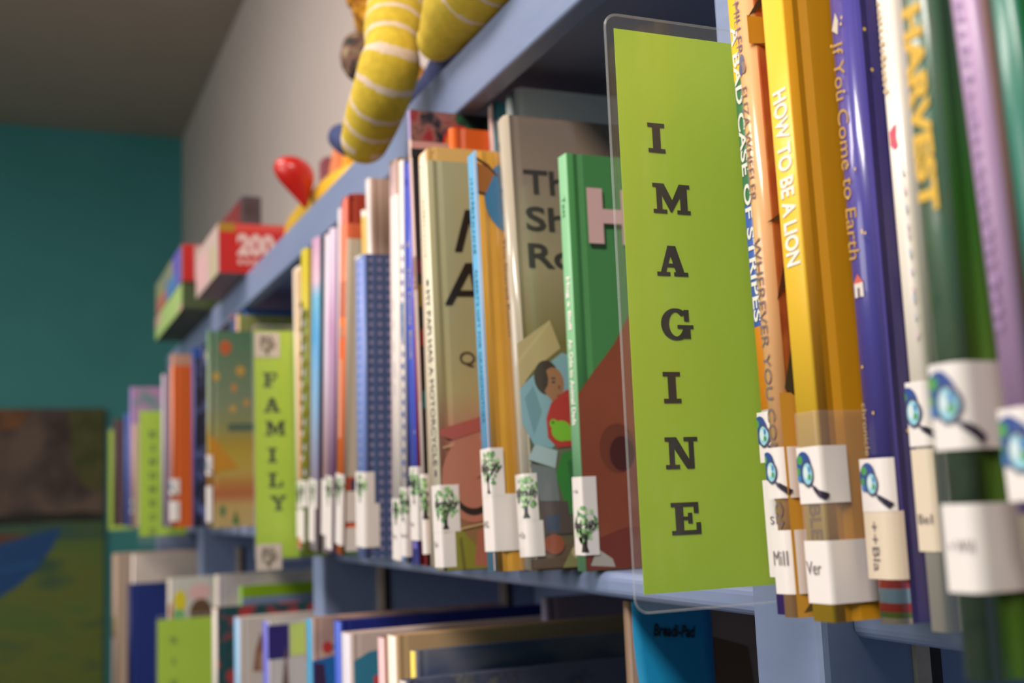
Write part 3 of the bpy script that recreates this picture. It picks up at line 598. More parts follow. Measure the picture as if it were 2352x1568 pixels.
b = book('bluegrad', 'sky blue to lilac spined book with a dark teal front', -0.9520, 0.0340, -0.035, -0.055, 0.3819, 0.1050,
         mat_bands([(0, (220, 206, 214)), (.06, (214, 170, 190)), (.10, (186, 176, 214)), (.17, (150, 186, 224)), (.26, (84, 162, 214)), (.31, (104, 176, 210)), (.33, (222, 182, 200)), (.382, (206, 160, 190))], .382, 0.35, True), mat_bands([(0, (60, 46, 20)), (.06, (96, 50, 30)), (.12, (72, 60, 84)), (.2, (60, 72, 90)), (.32, (24, 92, 110)), (.38, (30, 60, 80))], .382, .35, True), W=0.24, r=.003)
tree_sticker(b, 0, .0340, .052, .086, .02); call_label(b, 0, .0300, .010, .052)
b = book('yellowpat', 'yellow topped book with olive leafy pattern down its spine', -0.9820, 0.0290, -0.0383, -0.055, 0.3771, 0.060,
         mat_bands([(0, (130, 140, 40)), (.30, (206, 186, 30)), (.377, (224, 190, 40))], .377, .4), mat((190, 160, 40), 0.4), W=0.22)
rn = random.Random(9)
sart(b, [(((76, 78, 16), (196, 176, 196), (60, 80, 40), (150, 130, 20), (210, 190, 200))[i % 5], ell((.008, .022, .014, .025, .010)[i % 5], .09 + .0062 * i, .006, .0050, 8)) for i in range(36)], 'leaf_print')
tree_sticker(b, 0, .0290, .054, .086, .015); call_label(b, 0, .0220, .010, .050)
b = book('creamorange', 'cream spined book with orange near edge tight against the lime FAMILY sign', -1.0235, 0.0330, -0.035, -0.055, 0.3652, 0.0039,
         mat((240, 218, 196), 0.4), mat((226, 150, 60), 0.4), W=0.23, r=.003)
sart(b, [((236, 190, 110), rect(.023, .25, .0325, .36)), ((232, 140, 72), rect(.023, .09, .0325, .25)), ((230, 110, 70), rect(.012, .003, .025, .016))], 'spine_edge')
tree_sticker(b, .012, .0330, .052, .086, .022); call_label(b, .006, .0330, .016, .050)

# ---- far bay
b = book('sunset', 'sage green book with falling orange leaves and golden hills on its front', -1.5511, 0.0140, -0.07, -0.03, 0.3338, 0.02,
         mat_bands([(0, (206, 186, 150)), (.07, (206, 130, 60)), (.13, (206, 170, 60)), (.20, (150, 160, 130)), (.334, (96, 130, 96))], .334, .4, True), mat_bands([(0, (196, 166, 110)), (.035, (200, 164, 100)), (.055, (186, 104, 60)), (.075, (190, 130, 64)), (.09, (196, 160, 76)), (.12, (192, 160, 60)), (.14, (180, 148, 56)), (.17, (150, 146, 90)), (.21, (132, 140, 106)), (.334, (88, 124, 92))], .334, 0.4, True), W=0.24, groove=.003)
rn = random.Random(5)
art(b, [((206, 100, 50), ell(.030, .305, .010, .013, 10)), ((206, 156, 70), ell(.055, .265, .008, .009, 10)), ((206, 140, 80), ell(.044, .236, .005, .008, 8)), ((200, 150, 80), ell(.065, .210, .006, .007, 8)), ((206, 160, 80), ell(.042, .200, .006, .007, 8)), ((214, 170, 80), ell(.014, .255, .006, .008, 8)),
        ((90, 106, 84), rect(.034, .162, .10, .175)), ((206, 140, 40), [(.001, .09), (.001, .16), (.03, .125), (.05, .10)]), ((60, 120, 60), [(.040, .005), (.046, .03), (.052, .005)]), ((90, 130, 80), ell(.024, .028, .005, .010, 10)), ((160, 150, 140), rect(.078, .012, .094, .03))])
lens_sticker(b, 0, .0140 + .006, .088, .122, .006); call_label(b, 0, .0140 + .006, .010, .070)
b = book('bluetop', 'tall dark blue book behind the top of the FAMILY sign', -1.605, 0.012, 0.0042, -0.03, 0.3830, 0.0, mat((60, 110, 180), 0.4), mat((44, 104, 180), 0.4), W=0.25)
b = book('olive', 'tall olive patterned book above the sage green book', -1.5860, 0.014, -0.0127, -0.03, 0.3700, 0.0, mat((226, 180, 150), 0.4), mat_noise((176, 176, 80), (150, 146, 100), 40, .4, 2, c3=(130, 140, 60)), W=0.25)
b = book('brownblue', 'narrow book with brown and dark blue spine left of the olive patterned book', -1.660, 0.020, -0.0112, -0.03, 0.3820, 0.0, mat_bands([(0, (30, 76, 110)), (.35, (40, 80, 110)), (.372, (140, 84, 60))], .396, .4), mat((120, 110, 170), 0.4), W=0.22)
b = book('navyspots', 'dark navy book with pale blue blotches between the sage green and the orange book', -1.760, 0.016, -0.0656, -0.03, 0.3342, 0.0, mat((70, 84, 150), 0.4), mat_noise((34, 28, 48), (104, 112, 170), 26, .4, 2, lo=.45, hi=.62), W=0.24)
art(b, [((236, 222, 196), ell(.030, .318, .008, .012, 12)), ((26, 80, 160), rect(.001, .315, .014, .333))])
b = book('orangewide', 'plain burnt orange book with a white spine label', -1.860, 0.016, -0.0927, -0.03, 0.3111, 0.0, mat((232, 150, 120), 0.45), mat((214, 92, 18), 0.55), W=0.24)
lens_sticker(b, 0, .016 + .014, .062, .092, .010); call_label(b, 0, .016 + .014, .012, .050)
b = book('salmon', 'salmon topped book rising behind the orange book', -1.940, 0.012, -0.0823, -0.03, 0.3440, 0.0, mat((196, 140, 120), 0.4), mat((190, 140, 116), 0.4), W=0.22)
b = book('mauvefar', 'slim mauve grey book left of the orange one', -1.990, 0.016, -0.0946, -0.03, 0.3084, 0.0, mat((206, 190, 206), 0.4), mat((150, 130, 150), 0.4), W=0.22)
b = book('navyfar', 'narrow navy book right of the second lime sign', -2.060, 0.014, -0.0841, -0.03, 0.2812, 0.0, mat((56, 54, 100), 0.4), mat((44, 40, 84), 0.4), W=0.22)
b = book('purplefar', 'purple and green book rising above the second lime sign', -2.300, 0.020, -0.1300, -0.03, 0.3138, 0.0, mat((150, 130, 196), 0.4), mat_noise((176, 130, 170), (96, 140, 130), 20, .45, 2, lo=.4, hi=.6), W=0.24)
b = book('peachfar', 'thin peach spined book left of the second lime sign', -2.240, 0.012, -0.1303, -0.03, 0.2259, 0.0, mat((206, 160, 140), 0.4), mat((200, 170, 150), 0.4), W=0.20)
lens_sticker(b, 0, .012, .03, .06, .005)
b = book('bluefar', 'small blue book just above the farthest lime sign', -2.480, 0.020, -0.1262, -0.03, 0.2696, 0.0, mat((80, 104, 180), 0.4), mat((90, 110, 180), 0.4), W=0.20)
b = book('brownfar', 'dark brown book top behind the farthest lime sign', -2.750, 0.020, -0.1322, -0.03, 0.2744, 0.0, mat((96, 70, 76), 0.4), mat((90, 66, 70), 0.4), W=0.20)

# ---- lower shelf
g2 = 'oversize books on the lower shelf'
def low(key, label, x, t, y, h, spine, cover, W=0.26, **k):
    return book(key, label, x, t, y, -0.43, h, k.pop('lean', 0.0), spine, cover, W=W, group=g2, **k)
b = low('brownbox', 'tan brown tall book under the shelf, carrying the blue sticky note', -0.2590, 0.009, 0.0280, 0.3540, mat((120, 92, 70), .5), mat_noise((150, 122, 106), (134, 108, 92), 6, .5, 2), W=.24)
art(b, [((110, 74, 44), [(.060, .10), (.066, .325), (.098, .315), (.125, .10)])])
low('stone', 'grey blue book with speckled stones on its front, lowest at the bottom edge', -0.4600, 0.012, -0.0769, 0.2852, mat((200, 186, 170), .5), mat_noise((92, 96, 120), (150, 146, 110), 34, .45, 3, lo=.5, hi=.72, c3=(78, 80, 104)))
b = low('skycover', 'book with bright yellow spine and a dusky sky with clouds on its front', -0.4900, 0.0080, -0.0572, 0.3037, mat((236, 206, 76), .4), mat_noise((66, 84, 116), (160, 146, 140), 10, .45, 3, lo=.45, hi=.72, stretch=(1, .6, 1.6)), W=.27)
low('beigebook', 'plain beige book with thick cream white spine', -0.5450, 0.0190, -0.0606, 0.3126, mat((242, 226, 212), .4), mat((190, 156, 116), .5), W=.28)
low('pinkbrown', 'pink spined book with brown edge beside the plain beige book', -0.5800, 0.0140, -0.0594, 0.3074, mat((230, 184, 186), .4), mat((150, 104, 72), .5), W=.24)
b = low('tealred', 'white topped book with a teal and red front', -0.6900, 0.0250, -0.0651, 0.3027, mat((214, 206, 214), .4), mat((206, 184, 176), .45), W=.25)
art(b, [((52, 130, 160), [(.006, .0005), (.006, .276), (.022, .284), (.064, .288), (.064, .0005)]), ((206, 70, 76), [(.028, .0005), (.026, .260), (.064, .266), (.064, .0005)])])
low('navywide', 'wide navy book lying upright with long pale top edge of pages', -0.7600, 0.0200, -0.0548, 0.3081, mat((70, 96, 200), .4), mat((20, 36, 122), .45), W=.25)
b = low('pinkgreen', 'book with teal spine and pink, green and blue painted front', -0.8700, 0.0200, -0.0597, 0.3034, mat((60, 146, 186), .4), mat_noise((206, 166, 150), (150, 120, 120), 20, .45, 2), W=.24)
art(b, [((60, 120, 84), [(.022, .268), (.044, .288), (.05, .264)]), ((40, 110, 180), [(.002, .0005), (.002, .256), (.05, .264), (.05, .0005)]), ((70, 46, 80), [(.004, .05), (.004, .254), (.016, .252), (.024, .16)]), ((196, 60, 60), ell(.020, .270, .006, .007, 8))])
b = low('purplefront', 'book with violet spine and dark purple patch on a pale front', -1.1160, 0.0250, -0.0620, 0.2811, mat((110, 110, 206), .4), mat((206, 196, 190), .45), W=.26)
art(b, [((50, 40, 110), rect(.002, .232, .03, .276)), ((120, 92, 84), [(.014, .14), (.026, .250), (.034, .12)])])
tag(poly_mesh('price_tag', [(0, [(b.t + .0006, .032, .234), (b.t + .0006, .060, .236), (b.t + .0006, .060, .278), (b.t + .0006, .032, .276)]), (1, [(b.t + .0008, .052, .226), (b.t + .0008, .063, .227), (b.t + .0008, .063, .273), (b.t + .0008, .052, .272)])], [mat((206, 222, 110), .5), mat((236, 160, 50), .5)], b.root), 'yellow green and orange tag')
b = low('whitebear', 'white book with light blue spine and a small brown figure on its front', -1.3000, 0.0300, -0.0687, 0.2723, mat((150, 190, 226), .4), mat((206, 192, 184), .45), W=.26)
art(b, [((140, 92, 70), [(.022, .195), (.026, .225), (.034, .252), (.042, .222), (.040, .195)]), ((176, 140, 110), ell(.036, .208, .006, .016, 12)), ((176, 164, 176), rect(.018, .150, .05, .175))])
b = low('patterned', 'dark teal book with red and blue flower pattern and white spine', -1.4800, 0.0300, -0.0729, 0.2742, mat((230, 216, 204), .4), mat_noise((28, 70, 76), (176, 54, 56), 30, .45, 2, lo=.5, hi=.62), W=.26)
low('limetop', 'lime green topped book half hidden behind the second upright', -1.6200, 0.0120, -0.0059, 0.2965, mat((120, 160, 60), .45), mat_bands([(0, (120, 130, 160)), (.268, (120, 132, 166)), (.276, (128, 164, 10))], .30, .45), W=.26)
low('greywhite', 'off white book with mottled grey picture behind the patterned book', -1.6800, 0.0200, -0.0384, 0.3154, mat((206, 196, 180), .45), mat_noise((214, 200, 182), (170, 160, 170), 12, .45, 2), W=.26)
b = low('character', 'pale book with yellow, pink and brown cartoon shapes above the lower lime sign', -1.9500, 0.0200, -0.0883, 0.3000, mat((206, 196, 176), .45), mat((206, 200, 190), .45), W=.26)
art(b, [((226, 206, 40), ell(.022, .255, .012, .022, 14)), ((110, 180, 110), ell(.020, .225, .012, .016, 12)), ((226, 180, 176), ell(.060, .270, .022, .016, 14)), ((104, 76, 54), ell(.062, .230, .022, .028, 16)), ((206, 110, 60), ell(-.0 + .004, .235, .003, .02, 8))])
low('navyplain', 'dark navy blue book left of the lower lime sign', -2.3500, 0.0300, -0.1289, 0.2716, mat((60, 56, 96), .45), mat((20, 40, 110), .5), W=.26)
low('whiteplain', 'tall white book behind the dark navy book on the lower shelf', -2.4200, 0.0200, -0.1144, 0.3352, mat((236, 222, 214), .45), mat_noise((214, 196, 184), (190, 172, 160), 8, .5, 2), W=.28)
b = low('creamend', 'cream spined book at the far end of the lower shelf', -2.7500, 0.1000, -0.1326, 0.3293, mat((206, 172, 150), .5), mat((176, 150, 130), .5), W=.26)
sart(b, [((120, 76, 50), rect(.01, .12, .09, .17)), ((196, 180, 110), rect(.05, .14, .099, .175)), ((206, 180, 176), rect(.01, .0, .09, .12))], 'spine_print')
low('mauveback', 'mauve grey book deep on the lower shelf under the board', -0.6400, 0.0120, 0.1341, 0.3262, mat((150, 140, 160), .5), mat((150, 138, 160), .5), W=.15)

def tube_mesh(path, nseg=20, cap=True, sub=8, mats_fn=None, squash=1.0):
    """smooth tube through (point, radius) keys with rounded ends; mats_fn(arc length, angle)->material index"""
    P = [Vector(p[:3]) for p in path]; Rr = [p[3] for p in path]
    pts, rad = [], []
    def cr(a, b_, c, d, t): return 0.5 * ((2 * b_) + (-a + c) * t + (2 * a - 5 * b_ + 4 * c - d) * t * t + (-a + 3 * b_ - 3 * c + d) * t ** 3)
    n = len(P)
    for i in range(n - 1):
        p0, p1, p2, p3 = P[max(0, i - 1)], P[i], P[i + 1], P[min(n - 1, i + 2)]
        r0, r1, r2, r3 = Rr[max(0, i - 1)], Rr[i], Rr[i + 1], Rr[min(n - 1, i + 2)]
        for k in range(sub):
            t = k / sub; pts.append(cr(p0, p1, p2, p3, t)); rad.append(cr(r0, r1, r2, r3, t))
    pts.append(P[-1]); rad.append(Rr[-1])
    if cap:
        d0 = (pts[0] - pts[1]).normalized(); d1 = (pts[-1] - pts[-2]).normalized(); r0, r1 = rad[0], rad[-1]; e0, e1 = pts[0].copy(), pts[-1].copy()
        for k in range(1, 7):
            a = k / 6 * math.pi / 2
            pts.insert(0, e0 + d0 * r0 * math.sin(a)); rad.insert(0, max(r0 * math.cos(a), 1e-4))
            pts.append(e1 + d1 * r1 * math.sin(a)); rad.append(max(r1 * math.cos(a), 1e-4))
    bm = bmesh.new(); prev = None; rings = []; s = 0; S_ = []
    nrm = None
    for i, p in enumerate(pts):
        t = (pts[min(i + 1, len(pts) - 1)] - pts[max(i - 1, 0)]).normalized()
        if nrm is None: nrm = t.orthogonal().normalized()
        nrm = (nrm - t * nrm.dot(t)).normalized(); bn = t.cross(nrm)
        if i: s += (p - pts[i - 1]).length
        S_.append(s)
        rings.append([bm.verts.new(p + (nrm * math.cos(a) + bn * math.sin(a) * squash) * rad[i]) for a in [2 * math.pi * k / nseg for k in range(nseg)]])
    for i in range(len(rings) - 1):
        for k in range(nseg):
            f = bm.faces.new((rings[i][k], rings[i][(k + 1) % nseg], rings[i + 1][(k + 1) % nseg], rings[i + 1][k])); f.smooth = True
            if mats_fn: f.material_index = mats_fn((S_[i] + S_[i + 1]) / 2, 2 * math.pi * (k + .5) / nseg)
    bm.faces.new(rings[0][::-1]); bm.faces.new(rings[-1])
    bmesh.ops.recalc_face_normals(bm, faces=bm.faces)
    return bm
# ------------------------------------------------------------------ lime signs
LIME = mat_noise((184, 214, 62), (174, 206, 50), 5, 0.45, 3)
def rrect(y0, y1, z0, z1, r, n=6):
    P = []
    for cy, cz, a in ((y1 - r, z1 - r, 0), (y0 + r, z1 - r, 90), (y0 + r, z0 + r, 180), (y1 - r, z0 + r, 270)):
        for i in range(n + 1):
            t = math.radians(a + 90 * i / n); P.append((cy + r * math.cos(t), cz + r * math.sin(t)))
    return P
def slab(name, pts, x0, x1, m, parent):
    bm = bmesh.new(); A = [bm.verts.new((x0, y, z)) for y, z in pts]; B = [bm.verts.new((x1, y, z)) for y, z in pts]
    bm.faces.new(A[::-1]); bm.faces.new(B); n = len(pts)
    for i in range(n): bm.faces.new((A[i], A[(i + 1) % n], B[(i + 1) % n], B[i]))
    bmesh.ops.recalc_face_normals(bm, faces=bm.faces)
    return from_bm(name, bm, m, parent)
def sign(label, x, y0, y1, z0, z1, word=None, cy=None, ztop=None, step=0.031, cap=0.0152, ink=(44, 34, 30), tags=False, lam=(0.005, 0.0085), rot=0.0, wild=False):
    root = empty('shelf_marker_sign', (x, (y0 + y1) / 2, z0), label, 'sign', 'lime shelf marker signs', (rot, 0, 0))
    cyy = (y0 + y1) / 2
    Y0, Y1, Z1 = y0 - cyy, y1 - cyy, z1 - z0
    slab('paper', rect(Y0, 0, Y1, Z1), -0.0001, 0.0001, LIME, root)
    slab('laminate_pouch', rrect(Y0 - lam[0], Y1 + 0.002, -lam[1], Z1 + 0.0072, 0.007), -0.0006, 0.0006, CLEAR, root)
    rim = [(0.0, yy, zz, 0.0007) for yy, zz in rrect(Y0 - lam[0], Y1 + 0.002, -lam[1], Z1 + 0.0072, 0.007)]
    from_bm('pouch_edge_glint', tube_mesh(rim + rim[:1], 6, False, 1), RIM_GLINT, root, True)  # added bead, its whiter haze imitates light caught on the laminate edge
    if word:
        polys = []
        for i, ch in enumerate(word):
            wd, shp = SLAB[ch]; zc = ztop[i] - z0 if isinstance(ztop, (list, tuple)) else ztop - z0 - i * step
            yc = (cy[i] if isinstance(cy, (list, tuple)) else cy) - cyy
            for off in (-.00028, .00028):
              for j, pg in enumerate(shp): polys.append((0, [(0.00035 + j * 1e-6 + off * .01, yc + off + (u - wd / 2) * cap * 1.08, zc - cap / 2 + v * cap) for u, v in pg]))
        poly_mesh('lettering', polys, [mat(ink, .5)], root)
    if tags:
        for zc, yc in ((Z1 - .019, Y0 + .017), (-.003 + .005, Y0 + .016)):
            t = slab('corner_tag', rect(yc - .0165, zc - .0165, yc + .0165, zc + .0165), 0.0007, 0.0009, mat((214, 198, 186), .5), root)
            P = []
            rn = random.Random(2)
            for _ in range(40):
                a = rn.uniform(0, 6.28); q = math.sqrt(rn.random()) * .0105
                P.append((rn.randrange(2), [(0.0011 + rn.random() * 1e-4, u, v) for u, v in ell(yc + math.cos(a) * q, zc + .002 + math.sin(a) * q, .002, .002, 6)]))
            P.append((1, [(0.0013, u, v) for u, v in rect(yc - .0015, zc - .014, yc + .0015, zc - .004)]))
            poly_mesh('tree_print', P, [mat((150, 136, 124), .5), mat((120, 110, 84), .5)], t)
    return root
sign('large lime green laminated sign lettered IMAGINE, beside the nearest upright', 0.0068, -0.1002, 0.010, -0.0470, 0.2300, 'IMAGINE',
     [-.0795, -.0728, -.0746, -.0738, -.0788, -.0755, -.0752], [.1752, .1444, .1129, .0813, .0502, .0185, -.0128])
sign('lime green sign lettered FAMILY with pale square tags at its corners', -1.0315, -0.0850, 0.008, -0.0640, 0.2310, 'FAMILY',
     [-.0645, -.0625, -.0585, -.0630, -.0590, -.0560], [.1659, .1328, .1026, .0677, .0356, .0059], ink=(46, 60, 34), cap=.0190, tags=True, lam=(0.002, 0.003))
sign('pale lime green sign with a column of dark letters, beside the orange book', -2.103, -0.1270, -0.0300, -0.0480, 0.2150, 'KINDNESS',
     -0.1000, .165, step=.0290, cap=.0140, ink=(90, 110, 60), lam=(0.002, 0.016))
sign('farthest lime green sign at the left end of the middle shelf', -2.930, -0.1290, -0.0600, -0.0420, 0.2316, None, lam=(0.002, 0.003))
sign('lime green sign standing on the lower shelf below the pale cartoon book', -1.900, -0.1120, -0.0050, -0.4280, -0.2050, 'KIND', -0.082, -.2450, step=.04, cap=.012, ink=(110, 136, 60), lam=(0.002, 0.002))

# ------------------------------------------------------------------ sticky note
note = empty('sticky_note', (-0.2496, 0.0625, -0.0750), 'bright blue sticky note with black handwriting below the large lime sign', 'note')
bm = bmesh.new(); rows = []
for i in range(15):
    v = i / 14; z = 0.0 - v * 0.0600
    row = []
    for j in range(9):
        u = j / 8; y = -0.0320 + u * 0.0635 + (0.0012 * math.sin(v * 4.1) if j == 8 else 0)
        curl = 0.012 * max(0, v - .35) ** 1.7 * (1.15 - .4 * u)
        row.append(bm.verts.new((0.0012 + curl, y, z - .0075 * max(0, v - .7) / .3 * u ** 1.4)))
    rows.append(row)
for i in range(14):
    for j in range(8): bm.faces.new((rows[i][j], rows[i + 1][j], rows[i + 1][j + 1], rows[i][j + 1])).smooth = True
pn = from_bm('note_paper', bm, mat((16, 140, 190), .55), note)
md = pn.modifiers.new('thick', 'SOLIDIFY'); md.thickness = 0.0002
text_obj('handwriting', 'Breadi-Pad', 0.0345, 0.0088, lambda u, v: (0.0019, -0.0160 + u, -0.0255 + v - u * .12), mat((20, 26, 28), .6), note, shear=.25, bold=.03)

# ------------------------------------------------------------------ things on top of the bookcase
YEL = mat_noise((226, 192, 54), (206, 170, 40), 120, .85, 3, .35, .3, .7, bscale=500)
STR = mat_noise((234, 208, 186), (222, 194, 170), 120, .85, 3, .35, .3, .7, bscale=500)
NAVY = mat_noise((62, 72, 120), (44, 52, 96), 90, .85, 3, .3, bscale=400)
def stripes(period, width, off=0.0): return lambda s, a: 1 if ((s + off + .0015 * math.sin(a * 2)) % period) < width else 0
doll = empty('stuffed_doll', (-0.50, 0.05, 0.409), 'stuffed doll in yellow and white striped leggings dangling its leg over the top board', 'toy')
inv = Matrix.Translation((0.50, -0.05, -0.409))
def intoy(root, name, bm, m, label=None, smooth=True):
    o = from_bm(name, bm, m, root, smooth)
    l = root.location; o.matrix_parent_inverse = Matrix.Translation((-l.x, -l.y, -l.z))
    if label: o['label'] = label
    return o
intoy(doll, 'leg', tube_mesh([(-.600, .03, .580, .031), (-.6014, -.006, .5468, .0305), (-.5899, -.018, .5077, .0305), (-.5700, -.030, .4650, .0300), (-.5600, -.036, .4430, .0262), (-.5545, -.040, .4240, .0295), (-.5655, -.045, .400, .0290), (-.5917, -.048, .3800, .0275), (-.613, -.050, .3650, .0245)], 28, sub=26, mats_fn=stripes(.0235, .0042)), [YEL, STR])
intoy(doll, 'leg', tube_mesh([(-.20, .06, .50, .034), (-.2523, .02, .470, .0350), (-.3647, .0, .4500, .0370), (-.4450, -.002, .4480, .0365), (-.480, -.007, .4365, .0268), (-.498, -.010, .4305, .0200)], 28, sub=26, mats_fn=lambda q, a: 1 if any(0 <= q - k - .004 * math.sin(a) < .0044 for k in (.055, .105, .150, .190, .232, .268)) else 0), [YEL, STR])
intoy(doll, 'body', tube_mesh([(-.50, .13, .56, .05), (-.42, .14, .62, .075), (-.42, .15, .72, .06)], 24), NAVY)
intoy(doll, 'navy_cloth', tube_mesh([(-.45, .060, .4400, .026), (-.52, .040, .4420, .028), (-.595, .048, .4480, .030), (-.650, .030, .4300, .018), (-.74, .016, .4300, .0170), (-.840, .004, .4360, .0190), (-.890, .000, .4560, .0170)], 20, sub=8), NAVY, 'navy cloth under the striped leg')

mus = empty('stuffed_animal', (-0.92, 0.10, 0.409), 'mustard yellow fuzzy stuffed animal with a dark patterned foot behind the striped leg', 'toy')
MUST = mat_noise((226, 160, 30), (150, 84, 20), 40, .95, 4, .6, .35, .6, bscale=300)
CAMO = mat_noise((40, 40, 34), (150, 130, 96), 60, .85, 3, .3, .4, .62, c3=(110, 70, 56))
intoy(mus, 'body', tube_mesh([(-.900, .150, .4440, .030), (-.930, .13, .52, .028), (-.95, .08, .60, .030), (-.89, .05, .66, .034), (-.86, .04, .74, .034)], 22, sub=10), MUST)
bm = bmesh.new()
for cx, cy_, cz, rr in ((-.862, .030, .6650, .030), (-.866, .029, .6380, .026), (-.862, .028, .6150, .018), (-.850, .027, .6000, .010), (-.872, .031, .6560, .024)):
    bmesh.ops.create_icosphere(bm, subdivisions=3, radius=rr, matrix=Matrix.Translation((cx, cy_, cz)))
for v in bm.verts: v.co += Vector((random.uniform(-1, 1), random.uniform(-1, 1), random.uniform(-1, 1))) * .0016
intoy(mus, 'mane', bm, MUST)
bm = tube_mesh([(-.850, .012, .560, .0190), (-.842, .010, .548, .0215), (-.836, .009, .535, .0215), (-.832, .009, .528, .019)], 20, sub=6)
intoy(mus, 'foot', bm, CAMO, 'dark patterned foot')
intoy(mus, 'leg', tube_mesh([(-.96, .09, .56, .016), (-.90, .05, .565, .015), (-.852, .014, .560, .015)], 16), CAMO)

# yellow ring toy with a red maraca and small plush behind
ringt = empty('toy_ring', (-1.19, 0.14, 0.409), 'glossy yellow plastic ring toy lying along the shelf edge under the red maraca', 'toy')
bm = bmesh.new(); nu, nv = 64, 16; vv = []
for i in range(nu):
    a = 2 * math.pi * i / nu; row = []
    for j in range(nv):
        q = 2 * math.pi * j / nv; rt = .0270
        ca, sa = math.cos(a), math.sin(a); ca = math.copysign(abs(ca) ** .55, ca); sa = math.copysign(abs(sa) ** .55, sa); ex = (.215 + rt * math.cos(q)) * ca; ey = (.105 + rt * math.cos(q)) * sa
        row.append(bm.verts.new((-1.185 + ex, .147 + ey, (.4105 + rt) + rt * math.sin(q))))
    vv.append(row)
for i in range(nu):
    for j in range(nv): bm.faces.new((vv[i][j], vv[(i + 1) % nu][j], vv[(i + 1) % nu][(j + 1) % nv], vv[i][(j + 1) % nv])).smooth = True
bmesh.ops.recalc_face_normals(bm, faces=bm.faces)
intoy(ringt, 'ring', bm, mat((246, 194, 60), .28, .3))
mar = empty('toy_maraca', (-1.112, 0.0, 0.411), 'glossy red drop-shaped toy maraca standing on its point by the yellow ring', 'toy')
prof = [(.0015, .4105), (.004, .4150), (.0075, .4240), (.0130, .4370), (.0190, .4510), (.0245, .4640), (.0280, .4760), (.0292, .4860), (.0282, .4960), (.0240, .5060), (.0170, .5130), (.0085, .5165), (.0005, .5175)]
bm = bmesh.new(); rings = []
for r_, z_ in prof:
    k = (z_ - .4105) / .107; r_ *= .95
    rings.append([bm.verts.new((-1.110 - .010 * k + r_ * math.cos(a), .0045 - .020 * k + r_ * math.sin(a), .4100 + .0760 * k)) for a in [2 * math.pi * i / 28 for i in range(28)]])
for i in range(len(rings) - 1):
    for k in range(28): bm.faces.new((rings[i][k], rings[i][(k + 1) % 28], rings[i + 1][(k + 1) % 28], rings[i + 1][k])).smooth = True
bm.faces.new(rings[0][::-1]); bm.faces.new(rings[-1])
for v in bm.verts: v.co.z += .0095
bmesh.ops.recalc_face_normals(bm, faces=bm.faces)
intoy(mar, 'bulb', bm, mat((206, 26, 12), .35, .25))
pl = empty('small_plush', (-1.27, 0.09, 0.409), 'small orange and plum plush toy behind the yellow ring', 'toy')
intoy(pl, 'body', tube_mesh([(-1.300, .100, .434, .020), (-1.305, .096, .49, .0220), (-1.315, .092, .545, .016)], 16), mat((126, 62, 70), .9), 'plum body')
intoy(pl, 'head', tube_mesh([(-1.240, .100, .434, .020), (-1.244, .096, .50, .0230), (-1.240, .092, .550, .012)], 16), mat((224, 130, 84), .9), 'orange head')
intoy(pl, 'ear', tube_mesh([(-1.190, .100, .432, .018), (-1.192, .096, .49, .017), (-1.188, .092, .560, .006)], 16), mat((236, 160, 40), .9), 'yellow ear')

# boxes
def xbox(root, name, x0, x1, y0, y1, z0, z1, m, bev=.0015): return intoy(root, name, box_bm(x0, x1, y0, y1, z0, z1, bev), m, smooth=False)
def xface(root, name, x, shapes, mats):
    o = poly_mesh(name, [(mi, [(x + i * 3e-5, y, z) for y, z in pts]) for i, (mi, pts) in enumerate(shapes)], mats, root)
    l = root.location; o.matrix_parent_inverse = Matrix.Translation((-l.x, -l.y, -l.z)); return o
def yface(root, name, y, shapes, mats):
    o = poly_mesh(name, [(mi, [(x, y - i * 3e-5, z) for x, z in pts]) for i, (mi, pts) in enumerate(shapes)], mats, root)
    l = root.location; o.matrix_parent_inverse = Matrix.Translation((-l.x, -l.y, -l.z)); return o
rb = empty('puzzle_box', (-1.68, 0.07, 0.409), 'red puzzle box with large white number 200, overhanging the top board', 'box')
xbox(rb, 'carton', -1.82, -1.545, -.048, .19, .4100, .4985, mat((150, 132, 128), .55))
lid = xface(rb, 'end_panel', -1.5445, [(0, rect(-.0475, .4095, .1895, .498)), (1, rect(-.0475, .483, -.020, .498)), (2, rect(-.019, .484, .1895, .498))], [mat((204, 22, 22), .45), mat((176, 132, 20), .5), mat((226, 74, 66), .5)])
o = text_obj('number', '200', .066, .040, lambda u, v: (-1.5440, -.0165 + u, .4400 + v), mat((240, 206, 200), .5), rb, bold=.05); o.matrix_parent_inverse = Matrix.Translation((1.68, -.07, -.409))
xface(rb, 'small_lettering', -1.5440, [(0, rect(-.015 + i * .012, .4250, -.0075 + i * .012, .4340)) for i in range(6)], [mat((236, 190, 184), .5)])
yface(rb, 'side_panel', -.0485, [(0, rect(-1.8195, .4095, -1.5455, .498)), (1, rect(-1.64, .4095, -1.58, .470)), (2, rect(-1.81, .42, -1.68, .48))], [mat((206, 178, 170), .5), mat((196, 182, 140), .5), mat((226, 176, 176), .5)])
gb = empty('game_box', (-2.15, 0.05, 0.409), 'green game box with pale green side, lower of the two stacked boxes', 'box')
xbox(gb, 'carton', -2.42, -1.935, -.060, .18, .4100, .4655, mat((70, 84, 44), .55))
yface(gb, 'side_panel', -.0605, [(0, rect(-2.419, .4095, -1.9355, .465)), (1, rect(-2.419, .44, -2.30, .465)), (1, rect(-1.99, .4095, -1.94, .425))], [mat((176, 202, 122), .5), mat((206, 170, 150), .5)])
mb = empty('board_game_box', (-2.15, 0.05, 0.4665), 'multicoloured box with red end, stacked on the green game box', 'box')
xbox(mb, 'carton', -2.40, -1.930, -.061, .17, .4660, .543, mat((170, 150, 140), .55))
